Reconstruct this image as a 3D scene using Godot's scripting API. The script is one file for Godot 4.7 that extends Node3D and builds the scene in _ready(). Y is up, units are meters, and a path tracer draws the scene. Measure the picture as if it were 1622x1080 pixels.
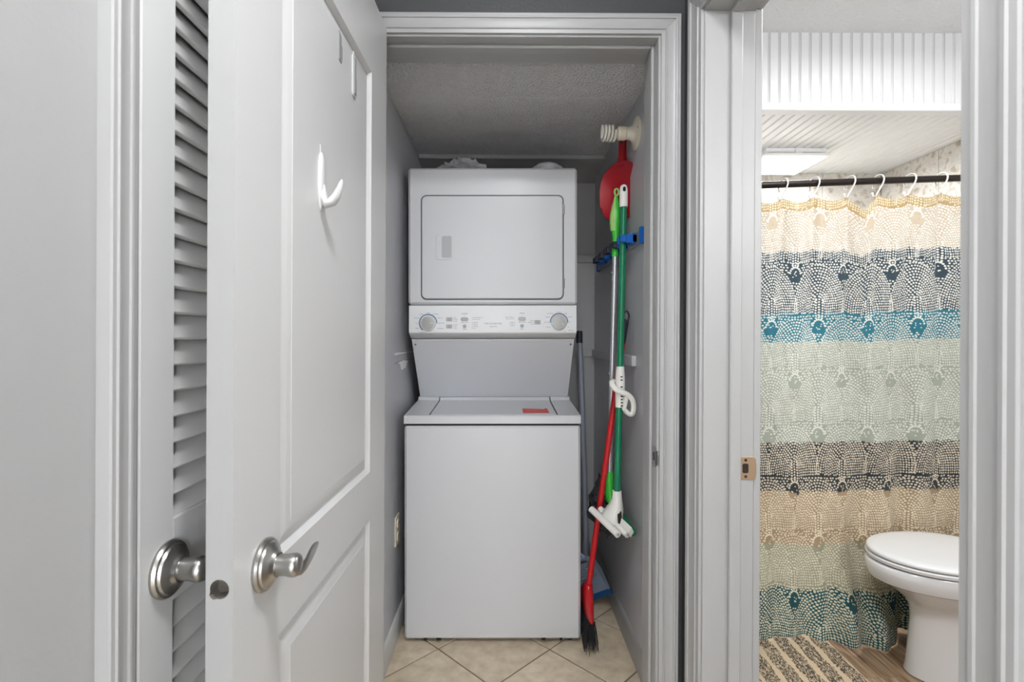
extends Node3D
# Laundry closet seen from a hallway, bathroom on the right. Metres, y up, the camera looks along -z.

const CRISP := 38.0

# ---------------------------------------------------------------- geometry kit
class Solid:
	var p := PackedVector3Array()
	var t := PackedVector2Array()
	var with_uv := false

	func tri(a: Vector3, b: Vector3, c: Vector3) -> void:
		p.push_back(a); p.push_back(b); p.push_back(c)

	func quad(a: Vector3, b: Vector3, c: Vector3, d: Vector3) -> void:
		tri(a, b, c); tri(a, c, d)

	func close(from: int) -> void:
		var o := Vector3.ZERO
		var n := p.size()
		if n == from:
			return
		for i in range(from, n):
			o += p[i]
		o /= float(n - from)
		var vol := 0.0
		for i in range(from, n, 3):
			vol += (p[i] - o).dot((p[i + 1] - o).cross(p[i + 2] - o))
		if vol < 0.0:
			for i in range(from, n, 3):
				var s := p[i + 1]
				p[i + 1] = p[i + 2]
				p[i + 2] = s

	func box(c: Vector3, s: Vector3, bevel := 0.0, xf := Transform3D()) -> Solid:
		var from := p.size()
		var h := s * 0.5
		var b: float = minf(bevel, minf(h.x, minf(h.y, h.z)) * 0.98)
		if b <= 0.0:
			var k := []
			for i in 8:
				k.append(xf * (c + Vector3(h.x if i & 1 else -h.x, h.y if i & 2 else -h.y, h.z if i & 4 else -h.z)))
			quad(k[0], k[2], k[3], k[1]); quad(k[4], k[5], k[7], k[6]); quad(k[0], k[1], k[5], k[4])
			quad(k[2], k[6], k[7], k[3]); quad(k[0], k[4], k[6], k[2]); quad(k[1], k[3], k[7], k[5])
			close(from)
			return self
		# vertex on the face of axis a at the corner signs
		var v := func(sx: float, sy: float, sz: float, a: int) -> Vector3:
			var q := Vector3(sx * (h.x - b), sy * (h.y - b), sz * (h.z - b))
			q[a] = [sx, sy, sz][a] * h[a]
			return xf * (c + q)
		for s1 in [-1.0, 1.0]:
			quad(v.call(s1, -1, -1, 0), v.call(s1, 1, -1, 0), v.call(s1, 1, 1, 0), v.call(s1, -1, 1, 0))
			quad(v.call(-1, s1, -1, 1), v.call(1, s1, -1, 1), v.call(1, s1, 1, 1), v.call(-1, s1, 1, 1))
			quad(v.call(-1, -1, s1, 2), v.call(1, -1, s1, 2), v.call(1, 1, s1, 2), v.call(-1, 1, s1, 2))
			for s2 in [-1.0, 1.0]:
				quad(v.call(s1, s2, -1, 0), v.call(s1, s2, 1, 0), v.call(s1, s2, 1, 1), v.call(s1, s2, -1, 1))
				quad(v.call(s1, -1, s2, 0), v.call(s1, 1, s2, 0), v.call(s1, 1, s2, 2), v.call(s1, -1, s2, 2))
				quad(v.call(-1, s1, s2, 1), v.call(1, s1, s2, 1), v.call(1, s1, s2, 2), v.call(-1, s1, s2, 2))
				for s3 in [-1.0, 1.0]:
					tri(v.call(s1, s2, s3, 0), v.call(s1, s2, s3, 1), v.call(s1, s2, s3, 2))
		outward(from, xf * c)
		return self

	func outward(from: int, o: Vector3) -> void:   # convex pieces: every face away from o
		for i in range(from, p.size(), 3):
			var n := (p[i + 1] - p[i]).cross(p[i + 2] - p[i])
			if n.dot((p[i] + p[i + 1] + p[i + 2]) / 3.0 - o) < 0.0:
				var s := p[i + 1]
				p[i + 1] = p[i + 2]
				p[i + 2] = s

	func loft(rings: Array, caps := true) -> Solid:
		var from := p.size()
		for r in rings.size() - 1:
			var a: PackedVector3Array = rings[r]
			var b: PackedVector3Array = rings[r + 1]
			var n := a.size()
			for i in n:
				var j := (i + 1) % n
				quad(a[i], a[j], b[j], b[i])
		if caps:
			for e in [0, rings.size() - 1]:
				var a: PackedVector3Array = rings[e]
				var m := Vector3.ZERO
				for q in a:
					m += q
				m /= a.size()
				for i in a.size():
					if e == 0:
						tri(a[(i + 1) % a.size()], a[i], m)
					else:
						tri(a[i], a[(i + 1) % a.size()], m)
			close(from)
		return self

	func lathe(prof: Array, seg := 24, xf := Transform3D()) -> Solid:   # [radius, height] pairs about local y
		var rings := []
		for q in prof:
			var ring := PackedVector3Array()
			for i in seg:
				var a := TAU * i / seg
				ring.push_back(xf * Vector3(cos(a) * maxf(q[0], 0.0), q[1], -sin(a) * maxf(q[0], 0.0)))
			rings.append(ring)
		return loft(rings)

	func tube(path: Array, rad, seg := 10, caps := true, flat := 1.0, up := Vector3.ZERO) -> Solid:
		var rings := []
		var side := up
		for i in path.size():
			var d: Vector3 = (path[mini(i + 1, path.size() - 1)] - path[maxi(i - 1, 0)]).normalized()
			if side == Vector3.ZERO:
				side = d.cross(Vector3.UP if absf(d.y) < 0.9 else Vector3.RIGHT)
			side = (side - d * side.dot(d)).normalized()
			var other := d.cross(side)
			var r: float = rad if rad is float else rad[i]
			var ring := PackedVector3Array()
			for k in seg:
				var a := TAU * k / seg
				ring.push_back(path[i] + side * cos(a) * r + other * sin(a) * r * flat)
			rings.append(ring)
		return loft(rings, caps)

	func prism(poly: Array, z0: float, z1: float, bevel := 0.0, xf := Transform3D()) -> Solid:   # simple polygon in xy, extruded in z
		var q := PackedVector2Array(poly)
		if Geometry2D.is_polygon_clockwise(q):
			q.reverse()
		var inset := func(d: float) -> PackedVector2Array:
			var o := PackedVector2Array()
			for i in q.size():
				var a := q[(i + q.size() - 1) % q.size()]
				var b := q[i]
				var c := q[(i + 1) % q.size()]
				var n1 := (b - a).orthogonal().normalized() * -1.0
				var n2 := (c - b).orthogonal().normalized() * -1.0
				var m := n1 + n2
				var l := maxf(m.length_squared() * 0.5, 0.3)
				o.push_back(b + m * d / l)
			return o
		var from := p.size()
		var small: PackedVector2Array = inset.call(bevel)
		if bevel > 0.0 and (small[0] - q[0]).dot(q[q.size() / 2] - q[0]) < 0.0:
			small = inset.call(-bevel)
		var stack := [[q, z0], [q, z1]]
		if bevel > 0.0:
			stack = [[small, z0], [q, z0 + bevel], [q, z1 - bevel], [small, z1]]
		for s in stack.size() - 1:
			var a: PackedVector2Array = stack[s][0]
			var b: PackedVector2Array = stack[s + 1][0]
			for i in a.size():
				var j := (i + 1) % a.size()
				quad(xf * Vector3(a[i].x, a[i].y, stack[s][1]), xf * Vector3(a[j].x, a[j].y, stack[s][1]), xf * Vector3(b[j].x, b[j].y, stack[s + 1][1]), xf * Vector3(b[i].x, b[i].y, stack[s + 1][1]))
		for e in [0, stack.size() - 1]:
			var a: PackedVector2Array = stack[e][0]
			var ix := Geometry2D.triangulate_polygon(a)
			for i in range(0, ix.size(), 3):
				var u := [a[ix[i]], a[ix[i + 1]], a[ix[i + 2]]]
				var ccw: bool = (u[1] - u[0]).cross(u[2] - u[0]) > 0.0
				if ccw == (e == 0):
					u.reverse()
				tri(xf * Vector3(u[0].x, u[0].y, stack[e][1]), xf * Vector3(u[1].x, u[1].y, stack[e][1]), xf * Vector3(u[2].x, u[2].y, stack[e][1]))
		close(from)
		return self

	func grid(pts: Array, uvs: Array = []) -> Solid:   # rows of points; an open sheet
		with_uv = not uvs.is_empty()
		for r in pts.size() - 1:
			for c in pts[r].size() - 1:
				quad(pts[r][c], pts[r + 1][c], pts[r + 1][c + 1], pts[r][c + 1])
				if with_uv:
					for k in [[r, c], [r + 1, c], [r + 1, c + 1], [r, c], [r + 1, c + 1], [r, c + 1]]:
						t.push_back(uvs[k[0]][k[1]])
		return self

	func mesh(crease := CRISP) -> ArrayMesh:
		var n := p.size()
		var nor := PackedVector3Array()
		nor.resize(n)
		var fn := PackedVector3Array()
		var big := PackedVector3Array()
		var at := {}
		for f in n / 3:
			var c := (p[f * 3 + 1] - p[f * 3]).cross(p[f * 3 + 2] - p[f * 3])
			big.push_back(c)
			fn.push_back(c.normalized())
			for k in 3:
				var key := Vector3i((p[f * 3 + k] * 50000.0).round())
				if at.has(key):
					at[key].push_back(f)
				else:
					at[key] = PackedInt32Array([f])
		var least := cos(deg_to_rad(crease))
		var out := PackedVector3Array()
		out.resize(n)
		var uv := PackedVector2Array()
		if with_uv:
			uv.resize(n)
		for f in n / 3:
			for k in 3:
				var key := Vector3i((p[f * 3 + k] * 50000.0).round())
				var s := Vector3.ZERO
				for g in at[key]:
					if fn[g].dot(fn[f]) > least:
						s += big[g]
				var to: int = f * 3 + [0, 2, 1][k]
				out[to] = p[f * 3 + k]
				nor[to] = s.normalized() if s.length_squared() > 0.0 else Vector3.UP
				if with_uv:
					uv[to] = t[f * 3 + k]
		var arr := []
		arr.resize(Mesh.ARRAY_MAX)
		arr[Mesh.ARRAY_VERTEX] = out
		arr[Mesh.ARRAY_NORMAL] = nor
		if with_uv:
			arr[Mesh.ARRAY_TEX_UV] = uv
		var m := ArrayMesh.new()
		m.add_surface_from_arrays(Mesh.PRIMITIVE_TRIANGLES, arr)
		return m

func sol() -> Solid:
	return Solid.new()

func rrect(w: float, h: float, r: float, c := Vector2.ZERO, n := 5) -> Array:
	var o := []
	for k in 4:
		var m := Vector2([1, -1, -1, 1][k] * (w / 2 - r), [1, 1, -1, -1][k] * (h / 2 - r))
		for i in n + 1:
			var a := PI / 2 * (k + float(i) / n)
			o.append(c + m + Vector2(cos(a), sin(a)) * r)
	return o

# ---------------------------------------------------------------- naming kit
var used := {}

func numbered(called: String) -> String:
	var k: int = used.get(called, 0)
	used[called] = k + 1
	return called if k == 0 else "%s_%03d" % [called, k]

func part(called: String, s: Solid, m: Material, under: Node3D, crease := CRISP) -> MeshInstance3D:
	return put(called, s.mesh(crease), m, under)

func put(called: String, mesh: Mesh, m: Material, under: Node3D) -> MeshInstance3D:
	var o := MeshInstance3D.new()
	var name_now := called
	var k := 0
	while under.has_node(NodePath(name_now)):
		k += 1
		name_now = "%s_%03d" % [called, k]
	o.name = name_now
	o.mesh = mesh
	o.material_override = m
	under.add_child(o, true)
	return o

func thing(called: String, label: String, category: String, at := Vector3.ZERO, turn := 0.0, group := "", kind := "") -> Node3D:
	var o := Node3D.new()
	o.name = numbered(called)
	o.position = at
	o.rotation.y = turn
	add_child(o, true)
	return tag(o, label, category, group, kind)

func tag(o: Node3D, label: String, category: String, group := "", kind := "") -> Node3D:
	o.set_meta("label", label)
	o.set_meta("category", category)
	if group:
		o.set_meta("group", group)
	if kind:
		o.set_meta("kind", kind)
	return o

func single(called: String, s: Solid, m: Material, label: String, category: String, kind := "", group := "", crease := CRISP) -> MeshInstance3D:
	var o := put(numbered(called), s.mesh(crease), m, self)
	tag(o, label, category, group, kind)
	return o

# ---------------------------------------------------------------- materials
func noise(freq: float, oct := 4, sd := 1, kind := FastNoiseLite.TYPE_SIMPLEX_SMOOTH) -> FastNoiseLite:
	var n := FastNoiseLite.new()
	n.noise_type = kind
	n.frequency = freq
	n.fractal_octaves = oct
	n.seed = sd
	return n

func ntex(n: FastNoiseLite, size := 512, ramp: Gradient = null) -> NoiseTexture2D:
	var t := NoiseTexture2D.new()
	t.width = size
	t.height = size
	t.seamless = true
	t.noise = n
	t.generate_mipmaps = false
	if ramp:
		t.color_ramp = ramp
	return t

func ramp(stops: Array) -> Gradient:
	var g := Gradient.new()
	g.offsets = PackedFloat32Array(stops.map(func(s): return s[0]))
	g.colors = PackedColorArray(stops.map(func(s): return s[1]))
	return g

func c8(r: int, g: int, b: int) -> Color:
	return Color(r / 255.0, g / 255.0, b / 255.0)

func mat(color: Color, rough := 0.5, metal := 0.0) -> StandardMaterial3D:
	var m := StandardMaterial3D.new()
	m.albedo_color = color
	m.roughness = rough
	m.metallic = metal
	return m

func relief(m: StandardMaterial3D, t: Texture2D, depth_cm: float, scale: Vector3) -> StandardMaterial3D:
	m.heightmap_enabled = true
	m.heightmap_texture = t
	m.heightmap_scale = depth_cm
	m.uv1_triplanar = true
	m.uv1_world_triplanar = true
	m.uv1_scale = scale
	return m

var M := {}

func materials() -> void:
	var brush := ntex(noise(0.012, 4, 3))
	var fine := ntex(noise(0.05, 3, 5))
	M.paint = relief(mat(c8(170, 170, 169), 0.38), brush, 0.018, Vector3(9, 1.2, 9))
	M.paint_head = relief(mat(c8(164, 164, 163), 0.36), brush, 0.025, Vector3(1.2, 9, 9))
	M.door_paint = relief(mat(c8(206, 206, 205), 0.36), brush, 0.015, Vector3(8, 1.0, 8))
	M.louver_paint = relief(mat(c8(206, 206, 203), 0.45), brush, 0.015, Vector3(6, 4, 1))
	M.wall_light = relief(mat(c8(166, 166, 165), 0.6), fine, 0.02, Vector3(3, 3, 3))
	M.living = mat(c8(238, 238, 238), 0.8)
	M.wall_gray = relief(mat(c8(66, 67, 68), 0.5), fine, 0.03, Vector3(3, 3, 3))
	M.closet_gray = relief(mat(c8(198, 199, 203), 0.33), fine, 0.03, Vector3(3, 3, 3))
	M.closet_back = relief(mat(c8(176, 176, 176), 0.6), fine, 0.03, Vector3(3, 3, 3))
	var knock := noise(0.045, 3, 11)
	M.stipple = relief(mat(Color.WHITE, 0.8), ntex(knock, 512), 1.1, Vector3(3.4, 3.4, 3.4))
	M.stipple.albedo_texture = ntex(noise(0.03, 2, 8), 512, ramp([[0.0, c8(120, 120, 118)], [0.06, c8(216, 216, 215)], [0.14, c8(236, 236, 235)], [1.0, c8(238, 238, 238)]]))
	M.bath_ceiling = relief(mat(c8(240, 240, 240), 0.8), ntex(knock, 512), 0.3, Vector3(2.6, 2.6, 2.6))
	M.bead = mat(c8(236, 237, 237), 0.4)
	M.tiles = []
	for k in 3:
		var m := relief(mat([c8(255, 250, 244), c8(248, 243, 237), c8(252, 248, 240)][k], 0.42), fine, 0.02, Vector3(3, 3, 3))
		m.albedo_texture = ntex(noise(0.01, 5, 20 + k), 512, ramp([[0.0, c8(200, 184, 162)], [0.45, c8(216, 203, 182)], [0.7, c8(222, 210, 190)], [1.0, c8(230, 219, 200)]]))
		M.tiles.append(m)
	M.grout = relief(mat(c8(128, 112, 94), 0.9), fine, 0.1, Vector3(8, 8, 8))
	M.stones = []
	for k in 2:
		var m := relief(mat(Color.WHITE, 0.45), fine, 0.03, Vector3(1.6, 1.6, 1.6))
		m.albedo_texture = ntex(noise(0.016, 7, 40 + k), 512, ramp([[0.0, c8(150, 138, 122)], [0.22, c8(184, 174, 160)], [0.38, c8(214, 210, 203)], [0.5, c8(208, 203, 195)], [0.6, c8(222, 219, 214)], [0.78, c8(196, 188, 176)], [1.0, c8(172, 162, 148)]]))
		M.stones.append(m)
	M.planks = []
	for k in 3:
		var m := mat([c8(255, 255, 255), c8(236, 232, 228), c8(250, 244, 238)][k], 0.45)
		m.albedo_texture = ntex(noise(0.02, 5, 60 + k), 512, ramp([[0.0, c8(96, 76, 58)], [0.3, c8(138, 112, 88)], [0.5, c8(162, 136, 110)], [0.7, c8(182, 157, 130)], [1.0, c8(200, 178, 152)]]))
		m.uv1_triplanar = true
		m.uv1_world_triplanar = true
		m.uv1_scale = Vector3(5.0, 1, 0.35)
		m.uv1_offset = Vector3(0.31 * k, 0, 0.57 * k)
		M.planks.append(m)
	M.enamel = mat(c8(209, 210, 212), 0.4)
	M.enamel.metallic_specular = 0.35
	M.enamel.clearcoat_enabled = true
	M.enamel.clearcoat = 0.22
	M.enamel.clearcoat_roughness = 0.2
	M.enamel_flat = mat(c8(216, 218, 222), 0.4)
	M.panel_plastic = mat(c8(226, 227, 228), 0.38)
	M.gap = mat(c8(62, 62, 64), 0.7)
	M.rubber = mat(c8(26, 26, 27), 0.7)
	M.pocket = mat(c8(176, 177, 178), 0.45)
	M.knob = mat(c8(168, 167, 165), 0.32, 0.1)
	M.knob_rim = mat(c8(226, 227, 228), 0.3)
	M.button = mat(c8(176, 177, 178), 0.4)
	M.blue_print = mat(c8(42, 106, 150), 0.5)
	M.ink = mat(c8(78, 78, 82), 0.6)
	M.tape = mat(c8(206, 58, 54), 0.4)
	M.nickel = relief(mat(c8(172, 170, 166), 0.3, 1.0), fine, 0.004, Vector3(40, 40, 40))
	M.steel = mat(c8(150, 150, 150), 0.35, 1.0)
	M.brass = mat(c8(196, 168, 138), 0.42, 0.75)
	M.dark_hole = mat(c8(40, 34, 28), 0.9)
	M.raw_wood = relief(mat(c8(128, 122, 114), 0.9), fine, 0.3, Vector3(20, 20, 20))
	M.ivory = mat(c8(232, 224, 206), 0.35)
	M.cfl = mat(c8(240, 234, 222), 0.3)
	M.cfl_base = mat(c8(236, 226, 204), 0.35)
	M.red_plastic = mat(c8(168, 20, 34), 0.36)
	M.red_handle = mat(c8(196, 26, 34), 0.3)
	M.green_pole = mat(c8(10, 122, 84), 0.28)
	M.lime = mat(c8(62, 198, 62), 0.28)
	M.lime_pale = mat(c8(164, 214, 120), 0.35)
	M.silver = mat(c8(202, 203, 206), 0.3, 0.8)
	M.white_plastic = mat(c8(238, 236, 230), 0.35)
	M.blue_plastic = mat(c8(14, 96, 184), 0.36)
	M.navy = mat(c8(30, 34, 46), 0.5)
	M.rail_gray = mat(c8(150, 151, 154), 0.4)
	M.cool_gray = mat(c8(142, 146, 158), 0.4)
	M.pale_blue = mat(c8(148, 164, 184), 0.4)
	M.blue_rubber = mat(c8(28, 84, 140), 0.5)
	M.microfiber = relief(mat(c8(72, 74, 80), 0.95), ntex(noise(0.08, 3, 14), 256), 0.8, Vector3(10, 10, 10))
	M.green_sponge = mat(c8(20, 120, 84), 0.9)
	M.bristle = mat(c8(34, 36, 40), 0.6)
	M.plaster = mat(c8(252, 252, 250), 0.9)
	M.clear_bag = mat(c8(176, 177, 178), 0.3)
	M.clear_bag.subsurf_scatter_enabled = false
	M.porcelain = mat(c8(236, 236, 236), 0.16)
	M.porcelain.clearcoat_enabled = true
	M.porcelain.clearcoat = 0.7
	M.porcelain.clearcoat_roughness = 0.06
	M.seat_white = mat(c8(240, 240, 240), 0.22)
	M.bronze = mat(c8(44, 36, 32), 0.34, 0.6)
	M.hook_white = mat(c8(240, 238, 232), 0.35)
	M.lamp_white = mat(c8(236, 236, 236), 0.4)
	M.strip_gray = mat(c8(150, 150, 150), 0.5)
	M.strip_white = mat(c8(205, 205, 204), 0.35)
	M.glow = mat(c8(255, 255, 255), 0.5)
	M.glow.emission_enabled = true
	M.glow.emission = c8(255, 252, 246)
	M.glow.emission_energy_multiplier = 3.0
	M.glow_hall = M.glow.duplicate()
	M.glow_hall.emission_energy_multiplier = 4.0

# ---------------------------------------------------------------- camera and light
func area(called: String, at: Vector3, size: Vector2, energy: float, rot: Vector3, col := Color.WHITE) -> AreaLight3D:
	var l := AreaLight3D.new()
	l.name = called
	l.area_size = size
	l.light_energy = energy
	l.light_color = col
	l.area_range = 12.0
	l.area_attenuation = 2.0
	l.shadow_enabled = true
	l.position = at
	l.rotation = rot
	add_child(l, true)
	return l

func view_and_light() -> void:
	var cam := Camera3D.new()
	cam.name = "camera"
	cam.projection = Camera3D.PROJECTION_FRUSTUM
	cam.near = 0.05
	cam.far = 60.0
	cam.size = 2.0 * 0.05 * 540.0 / 811.0
	cam.frustum_offset = Vector2(14.0, -10.0) * 0.05 / 811.0
	cam.position = Vector3(0, 1.2, 0)
	cam.rotation.z = 0.005
	add_child(cam, true)
	cam.current = true
	var at := CameraAttributesPhysical.new()
	at.frustum_focal_length = 18.0
	at.frustum_focus_distance = 2.0
	at.exposure_aperture = 8.0
	at.frustum_near = 0.05
	at.frustum_far = 60.0
	cam.attributes = at
	var we := WorldEnvironment.new()
	we.name = "world"
	var e := Environment.new()
	e.tonemap_mode = Environment.TONE_MAPPER_LINEAR
	e.tonemap_exposure = 1.0
	e.background_mode = Environment.BG_SKY
	e.sky = Sky.new()
	var sk := ProceduralSkyMaterial.new()
	sk.sky_top_color = c8(150, 180, 220)
	sk.sky_horizon_color = c8(220, 228, 236)
	sk.ground_horizon_color = c8(200, 200, 196)
	sk.ground_bottom_color = c8(150, 148, 142)
	e.sky.sky_material = sk
	e.background_energy_multiplier = 1.0
	e.sdfgi_enabled = true
	e.ssao_enabled = true
	e.ssil_enabled = true
	we.environment = e
	add_child(we, true)
	# ceiling lamps: living room behind the camera, hallway, bathroom, shower alcove
	for k in 2:   # two shaded floor lamps at the sides of the living room
		var o := OmniLight3D.new()
		o.name = "living_lamp_light_%d" % k
		o.light_energy = 3.9
		o.light_size = 0.16
		o.omni_range = 12.0
		o.omni_attenuation = 2.0
		o.light_color = c8(250, 252, 255)
		o.shadow_enabled = true
		o.position = Vector3([-1.6, 1.6][k], 1.35, 3.3)
		add_child(o, true)
	area("hall_lamp_light", Vector3(0.08, 2.30, 1.55), Vector2(0.26, 0.26), 0.15, Vector3(-PI / 2, 0, 0), c8(250, 252, 255))
	area("entry_lamp_light", Vector3(0.08, 2.41, -0.28), Vector2(0.24, 0.24), 2.2, Vector3(-PI / 2, 0, 0), c8(250, 252, 255))
	area("bath_lamp_light", Vector3(1.35, 2.33, -1.30), Vector2(0.44, 0.44), 1.05, Vector3(-PI / 2, 0, 0), c8(250, 252, 255))
	area("vanity_lamp_light", Vector3(1.5, 1.95, 0.50), Vector2(0.6, 0.14), 1.45, Vector3(0, 0, 0), c8(250, 252, 255))
	area("alcove_lamp_light", Vector3(1.37, 2.035, -2.55), Vector2(0.27, 0.25), 1.7, Vector3(-PI / 2, 0, 0), c8(250, 252, 255))

# ---------------------------------------------------------------- the rooms
const HL := -0.45      # hall left wall
const HR := 0.505       # hall right wall
const BL := 0.641       # bathroom left wall face
const BR := 2.07
const ZF := -1.435      # hall face of the closet wall
const ZK := -1.577      # closet face of it
const ZB := -2.78       # closet back wall

func slab(st: Solid, x0: float, x1: float, y0: float, y1: float, z0: float, z1: float, bevel := 0.0) -> Solid:
	return st.box(Vector3((x0 + x1) / 2, (y0 + y1) / 2, (z0 + z1) / 2), Vector3(absf(x1 - x0), absf(y1 - y0), absf(z1 - z0)), bevel)

func wall(called: String, boxes: Array, m: Material, label: String, category := "wall") -> MeshInstance3D:
	var s := sol()
	for b in boxes:
		slab(s, b[0], b[1], b[2], b[3], b[4], b[5])
	return single(called, s, m, label, category, "structure")

# Door casing round an opening a0..a1 wide and top high; place(a, y, t) puts a point t proud of the wall.
const CASING := [[0.0, 0.0], [0.0, 0.008], [0.011, 0.009], [0.0125, 0.0125], [0.0165, 0.0125], [0.018, 0.0105], [0.032, 0.0115], [0.040, 0.0145], [0.0415, 0.0175], [0.046, 0.0185], [0.048, 0.0165], [0.055, 0.017], [0.057, 0.015], [0.057, 0.0]]

func casing(under: Node3D, place: Callable, a0: float, a1: float, top: float, wide: float, m: Material, m_head: Material) -> void:
	var ring := func(f: Callable) -> PackedVector3Array:
		var o := PackedVector3Array()
		for q in CASING:
			o.push_back(f.call(q[0] * wide / 0.057, q[1]))
		return o
	var b0 = ring.call(func(w, t): return place.call(a0 - w, 0.0, t))
	var t0 = ring.call(func(w, t): return place.call(a0 - w, top + w, t))
	var b1 = ring.call(func(w, t): return place.call(a1 + w, 0.0, t))
	var t1 = ring.call(func(w, t): return place.call(a1 + w, top + w, t))
	part("casing_leg", sol().loft([b0, t0]), m, under, 20)
	part("casing_leg", sol().loft([b1, t1]), m, under, 20)
	part("casing_head", sol().loft([t0, t1]), m_head, under, 20)

func rooms() -> void:
	# floor: diagonal tiles on a grout bed, hall and closet
	var fl := single("floor", slab(sol(), HL - 0.12, BL - 0.02, -0.12, -0.004, 1.0, ZB - 0.12), M.grout, "beige ceramic tile floor laid on the diagonal under the washer", "floor", "structure")
	var hd := 0.2129
	var room := PackedVector2Array([Vector2(HL, -1.0), Vector2(0.495, -1.0), Vector2(0.495, 2.78), Vector2(HL, 2.78)])
	var n := 0
	for i in range(-14, 15):
		for j in range(-14, 15):
			var c := Vector2(-0.0295 + (i - j) * hd, 1.956 + (i + j) * hd)   # the middle of a tile
			if c.x < -0.8 or c.x > 0.9 or c.y < -1.3 or c.y > 3.1:
				continue
			var r := hd - 0.0045
			var dia := PackedVector2Array([c + Vector2(r, 0), c + Vector2(0, r), c - Vector2(r, 0), c - Vector2(0, r)])
			for piece in Geometry2D.intersect_polygons(dia, room):
				var area_of := 0.0
				for k in piece.size():
					area_of += piece[k].cross(piece[(k + 1) % piece.size()])
				if absf(area_of) < 0.0008:
					continue
				n += 1
				# polygon in (x, depth): rotate so that its z becomes up
				var xf := Transform3D(Basis(Vector3.RIGHT, Vector3(0, 0, -1), Vector3.UP), Vector3.ZERO)
				part("tile", sol().prism(Array(piece), -0.008, 0.0 if n % 3 else -0.0004, 0.0012, xf), M.tiles[n % 3], fl)
	# hall and living room shell
	wall("floor_living", [[-2.1, 2.1, -0.12, 0.0, 1.0, 4.3]], M.living, "pale living room floor behind the viewer", "floor")
	wall("wall_left", [[HL - 0.12, HL, 0, 2.44, 1.0, -0.623], [HL - 0.12, HL, 0, 2.44, -1.260, ZF], [HL - 0.12, HL, 2.035, 2.44, -0.623, -1.260], [-1.1, -1.0, 0, 2.44, -0.4, -1.4], [-1.0, HL - 0.12, 0, 2.44, -0.4, -0.5], [-1.0, HL - 0.12, 0, 2.44, -1.3, -1.4], [-1.0, HL - 0.12, -0.1, 0, -0.5, -1.3], [-1.0, HL - 0.12, 2.2, 2.3, -0.5, -1.3]], M.wall_light, "pale gray hallway wall at the very left beside the louvered door")
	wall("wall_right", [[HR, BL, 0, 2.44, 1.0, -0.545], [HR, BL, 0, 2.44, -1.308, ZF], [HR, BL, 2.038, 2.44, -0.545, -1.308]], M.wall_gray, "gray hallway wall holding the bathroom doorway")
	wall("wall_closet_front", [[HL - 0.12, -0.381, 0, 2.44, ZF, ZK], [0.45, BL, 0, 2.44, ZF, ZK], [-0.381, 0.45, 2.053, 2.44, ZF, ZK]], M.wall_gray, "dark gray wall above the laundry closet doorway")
	var wl := wall("wall_closet_left", [[-0.54, -0.42, 0, 2.2, ZK, ZB - 0.12]], M.closet_gray, "gray closet wall left of the washer with scuffs and a torn paint patch")
	var wr := wall("wall_closet_right", [[0.495, BL, 0, 2.44, ZK, ZB - 0.12]], M.closet_gray, "gray closet wall right of the washer where the brooms hang")
	var wb := wall("wall_closet_back", [[-0.42, 0.495, 0, 2.2, ZB, ZB - 0.12]], M.closet_back, "gray wooden back wall of the laundry closet behind the dryer")
	wall("ceiling", [[HL - 0.12, BL, 2.44, 2.54, 1.0, ZK], [-2.1, 2.1, 2.44, 2.54, 1.0, 4.3]], M.bath_ceiling, "white hallway ceiling overhead", "ceiling")
	wall("ceiling_closet", [[-0.42, 0.495, 2.079, 2.2, ZK, -2.51]], M.stipple, "stippled gray closet ceiling above the dryer with small dark marks", "ceiling")
	var sl := sol()
	sl.prism([Vector2(2.51, 2.062), Vector2(2.78, 2.024), Vector2(2.78, 2.2), Vector2(2.51, 2.2)], -0.42, 0.495, 0.0, Transform3D(Basis(Vector3(0, 0, -1), Vector3.UP, Vector3.RIGHT), Vector3.ZERO))
	single("ceiling_closet_rear", sl, M.closet_back, "dark sloping board at the rear of the closet ceiling", "ceiling", "structure")
	single("trim_ceiling", slab(sol(), -0.418, 0.493, 2.058, 2.080, -2.496, -2.512, 0.003), M.paint_head, "thin white strip across the closet ceiling over the dryer", "trim", "structure")
	# cleats on the closet walls
	part("cleat", slab(sol(), 0.30, 0.494, 1.592, 1.634, ZB, ZB + 0.018, 0.002), M.closet_back, wb)
	part("cleat", slab(sol(), 0.30, 0.494, 1.084, 1.126, ZB, ZB + 0.018, 0.002), M.closet_back, wb)
	part("cleat", slab(sol(), 0.478, 0.495, 1.084, 1.124, -1.90, ZB + 0.02, 0.002), mat(c8(196, 197, 200), 0.45), wr)
	part("paint_scar", sol().prism([Vector2(2.04, 1.085), Vector2(2.09, 1.078), Vector2(2.11, 1.055), Vector2(2.15, 1.050), Vector2(2.17, 1.058), Vector2(2.20, 1.052), Vector2(2.235, 1.075), Vector2(2.27, 1.083), Vector2(2.16, 1.090)], -0.0006, 0.0006, 0.0, Transform3D(Basis(Vector3(0, 0, -1), Vector3.UP, Vector3.RIGHT), Vector3(-0.42, 0, 0))), M.plaster, wl)
	for k in 2:
		part("paint_scar", sol().prism([Vector2(1.965, 1.123 - k * 0.036), Vector2(2.02, 1.127 - k * 0.036), Vector2(2.1, 1.124 - k * 0.033), Vector2(2.4, 1.122 - k * 0.033), Vector2(2.4, 1.118 - k * 0.033), Vector2(2.1, 1.119 - k * 0.034), Vector2(2.0, 1.117 - k * 0.036)], -0.0006, 0.0005, 0.0, Transform3D(Basis(Vector3(0, 0, -1), Vector3.UP, Vector3.RIGHT), Vector3(-0.42, 0, 0))), M.pocket if k else M.plaster, wl)
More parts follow.
